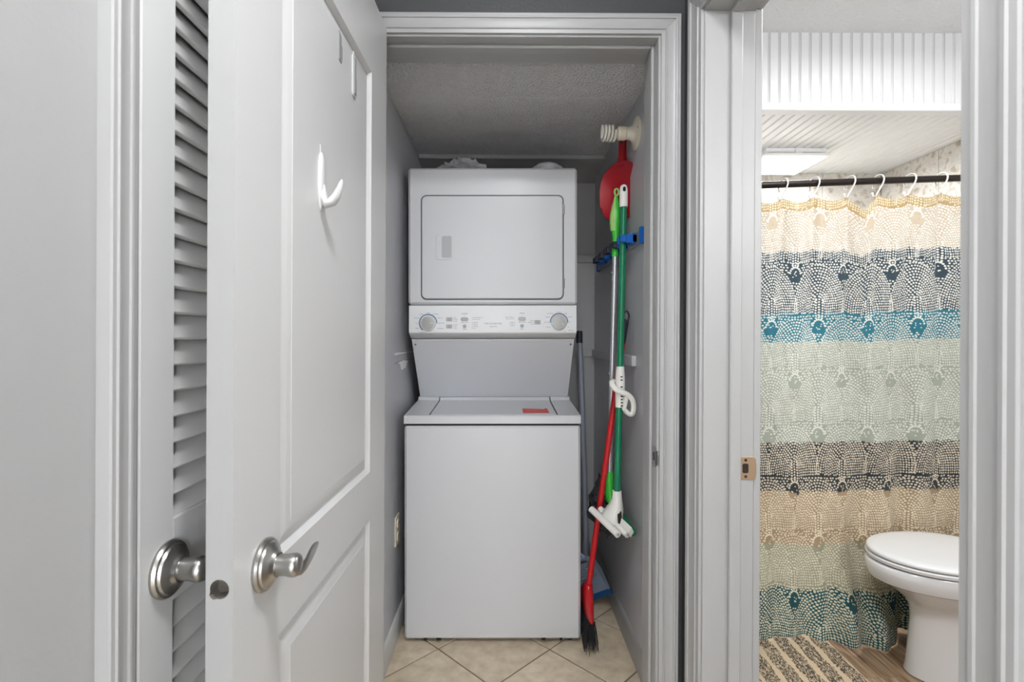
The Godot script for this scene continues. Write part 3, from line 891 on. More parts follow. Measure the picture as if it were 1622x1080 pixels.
	for k in 2:
		var lx: float = [-0.0825, 0.0880][k]
		var d: float = [1.0, -1.0][k]
		var lists: Array = [[["Close Washer Lid", 1.2672], ["Control Lock", 1.2600], ["Washing", 1.2468], ["Rinsing", 1.2396], ["Spinning", 1.2324], ["Done", 1.2252]], [["Clean Lint Filter", 1.2690], ["Check Air Filter", 1.2620], ["Drying", 1.2480], ["Cooling", 1.2408], ["Done", 1.2336]]][k]
		for q in lists:
			part("indicator_light", sol().lathe([[0, 0], [0.0013, 0], [0.001, 0.0006], [0, 0.0007]], 8, on.call(lx, q[1]) * Transform3D(Basis(Vector3.RIGHT, PI / 2), Vector3.ZERO)), M.ink, cp)
			letters(q[0], 0.0034, Vector3(lx + d * 0.004, q[1], fz.call(q[1])), cp, M.ink, HORIZONTAL_ALIGNMENT_LEFT if k == 0 else HORIZONTAL_ALIGNMENT_RIGHT)
	for i in 10:
		letters("FRIGIDAIRE"[i], 0.0068, Vector3(-0.0295 + i * 0.00705, 1.2430, fz.call(1.243)), cp, M.ink)
	letters("Quiet Pack", 0.0044, Vector3(0.0020, 1.2310, fz.call(1.231)), cp, M.ink)
	# dryer
	part("dryer_cabinet", slab(sol(), -0.3435, 0.3435, 1.3205, 1.8765, -0.093, -0.735, 0.009), M.enamel, L)
	part("door_gap", sol().prism(rrect(0.580, 0.4255, 0.023, Vector2(-0.0015, 1.5520), 8), -0.093, -0.0915, 0.0004), M.gap, L)
	var dd := part("dryer_door", sol().prism(rrect(0.572, 0.4175, 0.020, Vector2(-0.0015, 1.5520), 8), -0.093, -0.086, 0.0035), M.enamel, L, 30)
	part("handle_bezel", sol().prism(rrect(0.068, 0.104, 0.012, Vector2(-0.196, 1.553), 6), -0.0862, -0.0836, 0.0012), M.enamel, dd)
	part("handle_pocket", sol().prism(rrect(0.040, 0.088, 0.007, Vector2(-0.186, 1.553), 6), -0.0842, -0.0833, 0.0003), M.pocket, dd)
	for y in [1.705, 1.405]:
		part("hinge", sol().lathe([[0, -0.019], [0.0042, -0.019], [0.0042, 0.019], [0, 0.019]], 12, Transform3D(Basis(), Vector3(0.2875, y, -0.0885))), M.steel, dd)

func on_the_dryer() -> void:
	var rng := RandomNumberGenerator.new()
	rng.seed = 5
	var nz := noise(9.0, 3, 9)
	var s := sol()
	var rings := []
	for i in 15:
		var v := PI * i / 14.0
		var ring := PackedVector3Array()
		for k in 28:
			var a := TAU * k / 28
			var d := Vector3(sin(v) * cos(a), -cos(v), sin(v) * sin(a))
			var r := 1.0 + 0.55 * nz.get_noise_3dv(d * 0.35)
			var q := d * r * Vector3(0.098, 0.058, 0.09)
			if d.y > 0.0 and d.x > 0.6:
				q.y += 0.03 * (d.x - 0.6)
			ring.push_back(q + Vector3(0, 0.053, 0))
		rings.append(ring)
	s.loft(rings)
	for i in s.p.size():
		s.p[i].y = maxf(s.p[i].y, 0.0)
	var b := thing("plastic_bag", "crumpled pale plastic bag lying on top of the dryer", "bag", Vector3(-0.185, 1.881, -2.35))
	part("bag", s, M.clear_bag, b, 12)
	var c := thing("plastic_tub", "white round plastic tub on top of the dryer behind its right half", "tub", Vector3(0.20, 1.884, -2.36))
	part("tub", sol().lathe([[0, 0], [0.055, 0], [0.062, 0.07], [0, 0.07]], 32), M.lamp_white, c, 30)
	part("tub_lid", sol().lathe([[0, 0.07], [0.069, 0.07], [0.070, 0.082], [0.064, 0.085], [0.058, 0.087], [0.050, 0.096], [0, 0.098]], 32), M.lamp_white, c, 30)

# ---------------------------------------------------------------- tools on the right closet wall
func curve(pts: Array, n := 24) -> Array:   # smooth path through points
	var c := Curve3D.new()
	for i in pts.size():
		var a: Vector3 = pts[maxi(i - 1, 0)]
		var b: Vector3 = pts[mini(i + 1, pts.size() - 1)]
		c.add_point(pts[i], -(b - a) / 6.0, (b - a) / 6.0)
	var o := []
	for i in n + 1:
		o.append(c.sample_baked(c.get_baked_length() * i / n, true))
	return o

func wall_lamp() -> void:
	var l := thing("wall_lamp", "ivory lampholder with a bare spiral bulb on the closet wall", "lamp", Vector3(0.495, 1.951, -1.905))
	var out := Transform3D(Basis(Vector3(0, 0, 1), PI / 2), Vector3.ZERO)   # lathe axis towards -x
	part("base", sol().lathe([[0, 0], [0.060, 0], [0.061, 0.005], [0.058, 0.009], [0.046, 0.011], [0.034, 0.015], [0.026, 0.023], [0.0225, 0.033], [0.0225, 0.042], [0, 0.042]], 40, out), M.ivory, l, 50)
	part("screw", sol().lathe([[0, 0], [0.004, 0], [0.003, 0.002], [0, 0.002]], 10, Transform3D(out.basis, Vector3(-0.0095, 0.004, 0.050))), M.steel, l)
	var b := part("bulb", sol().lathe([[0, 0.040], [0.020, 0.040], [0.0235, 0.043], [0.0255, 0.049], [0.0255, 0.066], [0.0235, 0.072], [0.017, 0.076], [0.015, 0.080], [0, 0.080]], 36, out), M.cfl_base, l, 50)
	var path := []
	for i in 191:
		var u := i / 190.0
		var a := TAU * 4.25 * u + 1.0
		var r := 0.0262 * smoothstep(-0.10, 0.09, u)
		path.append(Vector3(-(0.082 + 0.053 * u), cos(a) * r, sin(a) * r))
	part("spiral_tube", sol().tube(path, 0.0047, 10), M.cfl, b, 60)

func tool_rail() -> void:
	var r := thing("tool_holder", "blue and gray wall rail of spring clips holding mop handles", "tool holder", Vector3(0.495, 1.553, -2.2))
	part("rail", slab(sol(), -0.014, 0.0, -0.022, 0.022, 0.395, -0.42, 0.003), M.rail_gray, r)
	for z in [0.398, -0.424]:
		part("end_cap", slab(sol(), -0.018, 0.0, -0.030, 0.030, z - 0.007, z + 0.007, 0.003), M.blue_plastic, r)
	for k in 5:
		var z: float = [0.315, 0.180, 0.06, -0.08, -0.20][k]
		var c := sol()
		slab(c, -0.052, -0.006, -0.018, 0.014, z - 0.034, z - 0.018, 0.003)
		slab(c, -0.052, -0.006, -0.018, 0.014, z + 0.018, z + 0.034, 0.003)
		slab(c, -0.030, -0.006, -0.020, 0.018, z - 0.034, z + 0.034, 0.003)
		var cl := part("clip", c, M.blue_plastic, r)
		for e in [-1, 1]:
			part("jaw", slab(sol(), -0.072, -0.048, -0.015, 0.012, z + e * 0.0235 - 0.0065, z + e * 0.0235 + 0.0065, 0.003), M.navy if k != 0 else M.blue_plastic, cl)

func red_dustpan() -> void:
	var d := thing("dustpan", "red plastic dustpan hanging on the closet wall below the bulb", "dustpan", Vector3(0.470, 1.86, -2.03))
	d.rotation.y = deg_to_rad(-52)   # the open face looks towards the doorway
	# x across (right edge at the wall), y up, z towards the viewer
	var outl := [Vector2(-0.018, 0.020), Vector2(-0.045, 0.010), Vector2(-0.078, -0.012), Vector2(-0.094, -0.040), Vector2(-0.099, -0.080), Vector2(-0.098, -0.130), Vector2(-0.088, -0.172), Vector2(-0.060, -0.192), Vector2(0.060, -0.192), Vector2(0.086, -0.172), Vector2(0.097, -0.130), Vector2(0.099, -0.080), Vector2(0.094, -0.040), Vector2(0.078, -0.012), Vector2(0.045, 0.010), Vector2(0.018, 0.020)]
	var rings := []
	for q in [[1.0, -0.012, -0.004], [1.04, 0.020, 0.001], [1.0, 0.022, 0.002], [0.60, -0.004, -0.002], [0.3, -0.006, -0.003]]:
		var ring := PackedVector3Array()
		for v in outl:
			var low := smoothstep(-0.12, -0.19, v.y)
			var c := Vector2(-0.012, -0.095)
			var w: Vector2 = c + (v - c) * q[0] if q[0] > 0.9 else c + Vector2((v.x - c.x) * q[0], (v.y - c.y) * lerpf(q[0], 0.94, low))
			ring.push_back(Vector3(w.x, w.y, lerpf(q[1], q[2] - 0.006, low)))
		rings.append(ring)
	part("pan", sol().loft(rings), M.red_plastic, d, 40)
	part("handle", sol().loft([PackedVector3Array([Vector3(-0.020, 0.006, -0.010), Vector3(0.020, 0.006, -0.010), Vector3(0.020, 0.006, 0.018), Vector3(-0.020, 0.006, 0.018)]), PackedVector3Array([Vector3(-0.013, 0.05, -0.008), Vector3(0.013, 0.05, -0.008), Vector3(0.013, 0.05, 0.010), Vector3(-0.013, 0.05, 0.010)]), PackedVector3Array([Vector3(-0.0145, 0.12, -0.006), Vector3(0.0145, 0.12, -0.006), Vector3(0.0145, 0.12, 0.006), Vector3(-0.0145, 0.12, 0.006)]), PackedVector3Array([Vector3(-0.010, 0.142, -0.005), Vector3(0.010, 0.142, -0.005), Vector3(0.010, 0.142, 0.005), Vector3(-0.010, 0.142, 0.005)])]), M.red_plastic, d)
	part("hang_hole", sol().prism(rrect(0.010, 0.026, 0.0048, Vector2(0, 0.112)), 0.0055, 0.0075, 0.0), M.dark_hole, d)

func green_mop() -> void:
	var o := thing("sponge_mop", "mop with a dark green pole, white grip and white roller head", "mop", Vector3.ZERO)
	var a := Vector3(0.441, 1.75, -1.885)
	var b := Vector3(0.424, 0.60, -1.892)
	part("pole", sol().tube([a + Vector3(0, -0.07, 0), b], 0.0122, 18), M.green_pole, o, 60)
	var g := []
	for q in [[-0.078, 0.0145], [-0.070, 0.0152], [-0.02, 0.0150], [-0.008, 0.0140], [0.0, 0.0110], [0.004, 0.006], [0.005, 0.0]]:
		g.append([q[1], q[0]])
	part("grip", sol().lathe([[0, -0.08]] + g, 24, Transform3D(Basis(), a)), M.white_plastic, o, 60)
	part("hang_hole", sol().prism(rrect(0.0095, 0.017, 0.0045), 0.0, 0.004, 0.0, Transform3D(Basis(), a + Vector3(-0.001, -0.016, 0.0125))), M.dark_hole, o)
	# wringing lever that slides on the pole
	var lv := part("wringer_sleeve", sol().lathe([[0, -0.075], [0.0165, -0.075], [0.0175, -0.02], [0.0175, 0.035], [0.0155, 0.062], [0.014, 0.075], [0, 0.075]], 22, Transform3D(Basis(), Vector3(0.4325, 1.010, -1.889))), M.white_plastic, o, 50)
	part("lever_loop", sol().tube(curve([Vector3(0.412, 1.030, -1.905), Vector3(0.401, 1.026, -1.885), Vector3(0.405, 1.010, -1.870), Vector3(0.425, 0.995, -1.866), Vector3(0.452, 0.985, -1.866), Vector3(0.472, 0.965, -1.868), Vector3(0.478, 0.935, -1.870), Vector3(0.472, 0.912, -1.872), Vector3(0.458, 0.915, -1.876), Vector3(0.446, 0.928, -1.880)], 40), 0.0105, 12, true, 0.75), M.white_plastic, lv, 60)
	part("lever_brace", sol().tube(curve([Vector3(0.452, 0.984, -1.868), Vector3(0.450, 0.960, -1.872), Vector3(0.444, 0.926, -1.878)], 12), 0.008, 10), M.white_plastic, lv, 60)
	for i in 9:
		part("slot", sol().prism(rrect(0.0075, 0.0042, 0.001), 0.0, 0.0015, 0.0, Transform3D(Basis(), Vector3(0.4335 + 0.0002 * i, 1.048 - i * 0.0115 - (0.014 if i > 1 else 0.0), -1.8722))), M.dark_hole, lv)
	# head
	var hd := part("mop_head", sol().loft([_oval(Vector3(0.424, 0.626, -1.892), 0.0165, 0.0165), _oval(Vector3(0.424, 0.595, -1.892), 0.0185, 0.020), _oval(Vector3(0.420, 0.560, -1.905), 0.030, 0.036), _oval(Vector3(0.412, 0.525, -1.925), 0.040, 0.060), _oval(Vector3(0.410, 0.500, -1.935), 0.040, 0.066)]), M.white_plastic, o, 50)
	part("head_slot", sol().prism(rrect(0.015, 0.044, 0.003), 0.0, 0.003, 0.0, Transform3D(Basis(Vector3.RIGHT, -0.42), Vector3(0.428, 0.536, -1.8668))), M.dark_hole, hd)
	for k in 2:
		var sh := Vector3(0.034 * k, -0.002, 0.0)
		part("roller", sol().tube([Vector3(0.341, 0.536, -1.960) + sh, Vector3(0.412, 0.494, -1.818) + sh], 0.0125, 16), M.white_plastic, o, 50)
		part("roller_end", sol().tube([Vector3(0.4115, 0.4943, -1.819) + sh, Vector3(0.4128, 0.4935, -1.8165) + sh], 0.0045, 10), M.pocket, o, 50)
	part("bracket", sol().tube([Vector3(0.400, 0.535, -1.958), Vector3(0.455, 0.505, -1.805)], 0.019, 4, true, 0.55, Vector3.UP), M.white_plastic, o, 30)
	part("sponge", slab(sol(), 0.448, 0.484, 0.474, 0.500, -1.845, -2.02, 0.006), M.green_sponge, o)

func _oval(c: Vector3, rx: float, rz: float, n := 20) -> PackedVector3Array:
	var r := PackedVector3Array()
	for i in n:
		var a := TAU * i / n
		r.push_back(c + Vector3(cos(a) * rx, 0, -sin(a) * rz))
	return r

func lime_mop() -> void:
	var o := thing("dust_mop", "silver pole mop with a lime green handle and dark gray pad", "mop", Vector3.ZERO)
	var a := Vector3(0.440, 1.53, -2.02)
	var b := Vector3(0.424, 0.63, -2.03)
	var along := (b - a).normalized()
	part("pole", sol().tube([a, b], 0.0108, 18), M.silver, o, 60)
	for h in [0.10, 0.50, 0.84]:
		part("collar", sol().tube([a + along * h, a + along * (h + 0.014)], 0.0114, 18), M.silver, o, 60)
		part("button", sol().lathe([[0, 0], [0.004, 0], [0.003, 0.003], [0, 0.004]], 10, Transform3D(Basis(Vector3(0, 0, 1), PI / 2), a + along * (h - 0.018) + Vector3(-0.0105, 0, 0))), M.silver, o)
	var grip := []
	var rad := []
	for q in [[0.0, 0.0128], [0.05, 0.0130], [0.075, 0.0120], [0.10, 0.0165], [0.135, 0.021], [0.165, 0.0205], [0.20, 0.014], [0.225, 0.0075], [0.236, 0.0060]]:
		grip.append(a - along * q[0] + Vector3(0, -0.02, 0))
		rad.append(q[1])
	var h := part("handle", sol().tube(grip, rad, 22), M.lime, o, 60)
	part("handle_strip", sol().tube(grip.slice(3, 9).map(func(v): return v + Vector3(-0.0035, 0, -0.001)), rad.slice(3, 9), 22), M.lime_pale, h, 60)
	part("hang_loop", sol().tube(curve([grip[8], grip[8] + Vector3(0.007, 0.012, 0), grip[8] + Vector3(0.005, 0.028, 0), grip[8] + Vector3(-0.003, 0.030, 0), grip[8] + Vector3(-0.008, 0.018, 0), grip[8] + Vector3(-0.003, 0.002, 0)], 24), 0.0042, 8), M.lime_pale, h, 60)
	part("connector", sol().loft([_oval(b + Vector3(0, 0.03, 0), 0.0145, 0.0145), _oval(b + Vector3(0, -0.03, 0), 0.0165, 0.0165), _oval(b + Vector3(0, -0.05, 0), 0.019, 0.026), _oval(b + Vector3(0, -0.085, 0), 0.016, 0.045)]), M.lime, o, 50)
	# the hanging microfibre pad: a wavy slab
	var nz := noise(6.0, 3, 21)
	var rings := []
	for i in 15:
		var v := i / 14.0
		var ring := PackedVector3Array()
		var half := lerpf(0.020, 0.062, smoothstep(0.0, 0.45, v)) * (1.0 - 0.55 * smoothstep(0.72, 1.0, v))
		for k in 36:
			var an := TAU * k / 36
			var q := Vector3(cos(an) * half, 0.60 - 0.205 * v, sin(an) * 0.095 * (1.0 - 0.4 * smoothstep(0.75, 1.0, v)))
			var f := 1.0 + 0.45 * nz.get_noise_3dv(q * 2.6 + Vector3(v, 0, 0))
			ring.push_back(Vector3(0.425, 0, -2.125) + Vector3(q.x * f, q.y + 0.02 * nz.get_noise_2d(an * 0.4, v), q.z * f))
		rings.append(ring)
	part("pad", sol().loft(rings), M.microfiber, o, 60)

func red_broom() -> void:
	var o := thing("broom", "broom with a red pole and black bristles standing beside the washer", "broom", Vector3.ZERO)
	var top := Vector3(0.470, 1.262, -1.966)
	var low := Vector3(0.3395, 0.20, -2.014)
	var al := (low - top).normalized()
	part("pole", sol().tube([top + al * 0.085, low + al * 0.03], 0.0112, 18), M.red_handle, o, 60)
	part("grip", sol().tube([top, top + al * 0.01, top + al * 0.095], [0.0118, 0.0128, 0.0122], 18), M.navy, o, 60)
	part("hang_loop", sol().tube(curve([top + Vector3(-0.008, -0.006, 0), top + Vector3(-0.009, 0.012, 0), top + Vector3(-0.004, 0.028, 0), top + Vector3(0.005, 0.030, 0), top + Vector3(0.012, 0.014, 0), top + Vector3(0.009, -0.006, 0)], 24), 0.0036, 8), M.navy, o, 60)
	var hd := part("broom_head", sol().loft([_oval(low + Vector3(0.001, 0.022, 0), 0.0155, 0.018), _oval(low + Vector3(0.000, 0.004, 0.0), 0.017, 0.030), _oval(low + Vector3(-0.001, -0.012, -0.01), 0.020, 0.075), _oval(low + Vector3(-0.001, -0.050, -0.025), 0.0195, 0.115), _oval(low + Vector3(0.0005, -0.088, -0.035), 0.017, 0.125)]), M.red_handle, o, 50)
	hd.set_meta("label", "red broom head block")
	var rng := RandomNumberGenerator.new()
	rng.seed = 77
	var s := sol()
	for i in 420:
		var u := rng.randf_range(-1, 1)
		var w := rng.randf_range(-1, 1)
		var r := low + Vector3(0.0005 + w * 0.013, -0.086, -0.035 + u * 0.118)
		var sx := w * 0.016 - 0.006 + rng.randfn(0.0, 0.005) + (rng.randf_range(-0.03, 0.03) if i % 14 == 0 else 0.0)
		var e := Vector3(maxf(r.x + sx, 0.312), 0.004 + rng.randf() * 0.022, r.z + u * 0.02 + rng.randfn(0.0, 0.006))
		var m := (r + e) / 2 + Vector3(sx * 0.15, 0, 0)
		s.tube([r, m, e], [0.0011, 0.001, 0.0006], 4)
	var b := part("bristles", s, M.bristle, o, 60)
	b.set_meta("kind", "stuff")

func gray_broom() -> void:
	var o := thing("broom", "gray broom with a slim gray pole tucked behind the washer's right side", "broom", Vector3.ZERO)
	part("pole", sol().tube([Vector3(0.381, 1.205, -2.56), Vector3(0.384, 1.14, -2.555), Vector3(0.393, 0.62, -2.48), Vector3(0.4, 0.19, -2.43)], [0.0125, 0.0135, 0.0135, 0.0135], 18), M.cool_gray, o, 60)
	part("cap", sol().tube([Vector3(0.3805, 1.222, -2.562), Vector3(0.3805, 1.219, -2.562), Vector3(0.381, 1.16, -2.556)], [0.006, 0.0155, 0.0160], 18), M.navy, o, 60)
	part("ferrule", sol().loft([_oval(Vector3(0.4, 0.215, -2.43), 0.017, 0.017), _oval(Vector3(0.400, 0.165, -2.43), 0.019, 0.022), _oval(Vector3(0.397, 0.145, -2.44), 0.026, 0.055), _oval(Vector3(0.395, 0.105, -2.46), 0.028, 0.085)]), M.cool_gray, o, 50)
	var s := sol()
	var rng := RandomNumberGenerator.new()
	rng.seed = 12
	for i in 150:
		var r := Vector3(0.395 + rng.randf_range(-0.022, 0.022), 0.107, -2.46 + rng.randf_range(-0.078, 0.078))
		s.tube([r, Vector3(r.x * 1.0 + rng.randfn(0, 0.004), 0.003, r.z + rng.randfn(0, 0.006))], 0.0012, 4)
	part("bristles", s, M.pale_blue, o, 60).set_meta("kind", "stuff")

func blue_dustpan() -> void:
	var o := thing("dustpan", "pale blue gray dustpan with a dark blue lip behind the red broom", "dustpan", Vector3(0.395, 0.114, -2.275))
	o.basis = Basis(Vector3(0, 1, 0), deg_to_rad(-36)) * Basis(Vector3(0, 0, 1), deg_to_rad(32)) * Basis.from_scale(Vector3.ONE * 0.82)
	# x across, y up, z towards the viewer, the lip at the bottom
	var outl := [Vector2(-0.085, -0.075), Vector2(0.085, -0.075), Vector2(0.092, 0.03), Vector2(0.080, 0.085), Vector2(0.045, 0.115), Vector2(-0.045, 0.115), Vector2(-0.080, 0.085), Vector2(-0.092, 0.03)]
	part("pan", sol().prism(outl, -0.006, 0.0, 0.001), M.pale_blue, o)
	var rings := []
	var order := [0, 7, 6, 5, 4, 3, 2, 1]
	for i in 8:
		var q: Vector2 = outl[order[i]]
		var inn := q * 0.93
		var h := 0.006 if i in [0, 7] else 0.036
		rings.append(PackedVector3Array([Vector3(q.x, q.y, -0.006), Vector3(inn.x, inn.y, -0.006), Vector3(inn.x, inn.y, h), Vector3(q.x, q.y, h)]))
	part("rim", sol().loft(rings), M.pale_blue, o, 50)
	part("lip", sol().prism([Vector2(-0.088, -0.098), Vector2(0.088, -0.098), Vector2(0.086, -0.070), Vector2(-0.086, -0.070)], -0.008, 0.004, 0.001), M.blue_rubber, o)
	part("comb_plate", sol().prism([Vector2(-0.060, 0.012), Vector2(0.060, 0.012), Vector2(0.066, 0.070), Vector2(0.040, 0.095), Vector2(-0.040, 0.095), Vector2(-0.066, 0.070)], 0.012, 0.016, 0.001), M.cool_gray, o)
	for r in 5:
		for c in 7:
			part("comb_nub", sol().box(Vector3(-0.045 + c * 0.015 + (0.0075 if r % 2 else 0.0) - 0.003, 0.022 + r * 0.013, 0.0175), Vector3(0.008, 0.006, 0.004), 0.001), M.pale_blue, o)
	part("handle", sol().loft([_ring_z(Vector3(0, 0.105, 0.006), 0.045, 0.012), _ring_z(Vector3(0, 0.14, 0.004), 0.022, 0.011), _ring_z(Vector3(0, 0.17, 0.002), 0.014, 0.009), _ring_z(Vector3(0, 0.185, 0.002), 0.010, 0.008)]), M.pale_blue, o, 50)

func _ring_z(c: Vector3, rx: float, rz: float) -> PackedVector3Array:
	return _oval(c, rx, rz)

func outlet() -> void:
	var o := thing("wall_outlet", "white wall outlet low on the left closet wall", "outlet", Vector3(-0.42, 0.425, -2.03), PI / 2)
	part("cover_plate", sol().prism(rrect(0.072, 0.116, 0.005), 0.0, 0.006, 0.002), M.ivory, o)
	for y in [0.026, -0.026]:
		var s := part("socket", sol().prism(rrect(0.034, 0.034, 0.012), 0.005, 0.0095, 0.001, Transform3D(Basis(), Vector3(0, y, 0))), M.ivory, o)
		for x in [-0.0065, 0.0065]:
			part("slot", slab(sol(), x - 0.0012, x + 0.0012, y - 0.001, y + 0.008, 0.0092, 0.0098), M.dark_hole, s)
	part("screw", sol().lathe([[0, 0], [0.0032, 0], [0, 0.0015]], 10, Transform3D(Basis(Vector3.RIGHT, PI / 2), Vector3(0, 0, 0.006))), M.steel, o)

# ---------------------------------------------------------------- bathroom
func curtain_print() -> ImageTexture:
	var W := 1340
	var H := 1760       # one pixel is a millimetre; x0 = 0.72, y = 1.76 at the top
	var im := Image.create(W, H, false, Image.FORMAT_RGB8)
	var rng := RandomNumberGenerator.new()
	rng.seed = 31
	var bands := [[0, c8(186, 158, 112)], [40, c8(206, 190, 166)], [215, c8(52, 70, 80)], [462, c8(44, 116, 132)], [580, c8(164, 170, 156)], [985, c8(46, 50, 52)], [1180, c8(166, 144, 114)], [1392, c8(160, 158, 134)], [1568, c8(18, 76, 84)]]
	for b in bands.size():
		var y0: int = bands[b][0]
		im.fill_rect(Rect2i(0, y0, W, H - y0), bands[b][1])
		if b > 1:
			for i in 700:   # ragged dye edge
				var x := rng.randi_range(0, W - 4)
				im.fill_rect(Rect2i(x, y0 - rng.randi_range(0, 9), rng.randi_range(2, 5), 12), bands[b][1])
	for i in 5000:   # slubs of the weave
		var y := rng.randi_range(0, H - 10)
		var x := rng.randi_range(0, W - 4)
		im.fill_rect(Rect2i(x, y, 2, rng.randi_range(3, 9)), im.get_pixel(x, y).lerp(Color.WHITE if i % 2 else Color.BLACK, 0.16))
	var data := im.get_data()
	var dot := func(cx: float, cy: float, rx: float, ry: float, turn: float, col: Color) -> void:
		var r := int(ceil(maxf(rx, ry)))
		var ca := cos(turn)
		var sa := sin(turn)
		var rr := int(col.r * 255.0)
		var gg := int(col.g * 255.0)
		var bb := int(col.b * 255.0)
		for yy in range(int(cy) - r, int(cy) + r + 1):
			if yy < 0 or yy >= H:
				continue
			for xx in range(int(cx) - r, int(cx) + r + 1):
				if xx < 0 or xx >= W:
					continue
				var u := ((xx - cx) * ca + (yy - cy) * sa) / rx
				var v := ((yy - cy) * ca - (xx - cx) * sa) / ry
				if u * u + v * v < 1.0:
					var k := (yy * W + xx) * 3
					data[k] = rr
					data[k + 1] = gg
					data[k + 2] = bb
	var band_at := func(y: float) -> int:
		var k := 0
		for b in bands.size():
			if y >= bands[b][0]:
				k = b
		return k
	var creams := [c8(240, 226, 196), c8(244, 240, 232), c8(236, 232, 222), c8(226, 228, 220), c8(226, 226, 212), c8(224, 212, 190), c8(236, 220, 192), c8(226, 220, 196), c8(226, 220, 192)]
	# overlapping scallops: row k has its crown at 258 + 217 k, columns every 192 mm, odd rows shifted
	var crown := func(k: int) -> float: return 262.0 + 216.5 * k
	var A := 104.0
	var B := 204.0
	var covered := func(x: float, y: float, from: int) -> bool:
		for k in [from, from + 1, from + 2]:
			var off: float = 532.0 + (96.0 if posmod(k, 2) == 1 else 0.0)
			var dx := fposmod(x - off + 96.0, 192.0) - 96.0
			var dy: float = (crown.call(k) + B - y) / B
			if dy > 0.0 and (dx / A) * (dx / A) + dy * dy < 1.0:
				return true
		return false
	for k in range(-2, 8):
		var off: float = 532.0 + (96.0 if posmod(k, 2) == 1 else 0.0)
		for i in range(-4, 6):
			var cx := off + 192.0 * i
			if cx < -110 or cx > W + 110:
				continue
			var cy: float = crown.call(k) + B
			# small solid leaf in the hollow between two crowns, arched over by dots
			var lx := cx + 96.0
			var ly: float = crown.call(k) + 30.0
			for q in (0 if cy - B < 200.0 else 16):
				var px := lx + rng.randf_range(-15, 15)
				var py := ly + rng.randf_range(-16, 34)
				if not covered.call(px, py, k + 1) and not covered.call(px, py, k):
					dot.call(px, py, 7.0, 9.0, 0.0, bands[band_at.call(py)][1])
			for q in (0 if cy - B < 200.0 else 5):
				var dx := lx + rng.randf_range(-11, 11)
				var dy := ly + rng.randf_range(-8, 20)
				if not covered.call(dx, dy, k + 1) and not covered.call(dx, dy, k):
					dot.call(dx, dy, 2.6, 2.6, 0.0, creams[band_at.call(dy)])
			for q in 9:
				var an := PI * (0.06 + 0.88 * q / 8.0)
				var px := lx + cos(an) * 21.0
				var py := ly + 8.0 - sin(an) * 30.0
				if not covered.call(px, py, k + 1):
					dot.call(px, py, 4.0, 4.2, an, creams[band_at.call(py)])
			for ringn in 14:
				var ax := A - 3.0 - 7.3 * ringn
				var ay := B - 4.0 - 11.6 * ringn
				if ax < 14.0:   # the foot of the scallop: short rows one below the other
					var yy := cy - ay
					while yy < cy + 14.0:
						for e in [-11.0, -0.5, 10.0]:
							if not covered.call(cx + e, yy + absf(e) * 0.35, k + 1):
								dot.call(cx + e + rng.randf_range(-1, 1), yy + absf(e) * 0.35, 4.0, 3.7, 0.0, creams[band_at.call(yy)])
						yy += 10.4
					break
				var an := 0.04
				while an < PI - 0.04:
					var step := sqrt(pow(sin(an) * ax, 2.0) + pow(cos(an) * ay, 2.0))
					var gap := lerpf(7.3, 11.6, absf(sin(an)))
					var px := cx + cos(an) * ax + rng.randf_range(-0.4, 0.4)
					var py := cy - sin(an) * ay + rng.randf_range(-0.4, 0.4)
					if not covered.call(px, py, k + 1):
						var c: Color = creams[band_at.call(py)]
						var big := rng.randf_range(0.88, 1.14)
						dot.call(px, py, 3.9 * big, gap * 0.345 * big, atan2(cos(an) * ay, sin(an) * ax), c.darkened(rng.randf_range(0.0, 0.08)))
					an += 10.4 * rng.randf_range(0.94, 1.06) / step
	# loose dots where no scallop reaches
	for gy in int(H / 10.5):
		for gx in int(W / 11.0):
			var px := gx * 11.0 + (5.5 if gy % 2 else 0.0) + rng.randf_range(-2, 2)
			var py := gy * 10.5 + rng.randf_range(-2, 2)
			var k0 := int(floor((py - 262.0) / 216.5))
			var ly := fposmod(py - 262.0, 216.5)
			if covered.call(px, py, k0 - 1) or covered.call(px, py, k0 - 0):
				continue
			var hx := fposmod(px - (532.0 + 96.0 + (96.0 if posmod(k0, 2) == 1 else 0.0)) + 96.0, 192.0) - 96.0
			if absf(hx) < 24.0 and ly < 68.0:
				continue
			dot.call(px, py, 3.9, 3.6, 0.0, creams[band_at.call(py)].darkened(rng.randf_range(0.0, 0.08)))
	return ImageTexture.create_from_image(Image.create_from_data(W, H, false, Image.FORMAT_RGB8, data))

const HOOKS := [0.737, 0.860, 0.982, 1.104, 1.227, 1.366, 1.478, 1.604, 1.728, 1.854, 1.977]

func rod_at(x: float) -> Vector3:
	return Vector3(x, 1.793 + (x - 1.013) * 0.042, -2.024 - 0.010 * pow((x - 1.355) / 0.7, 2.0) + 0.010)

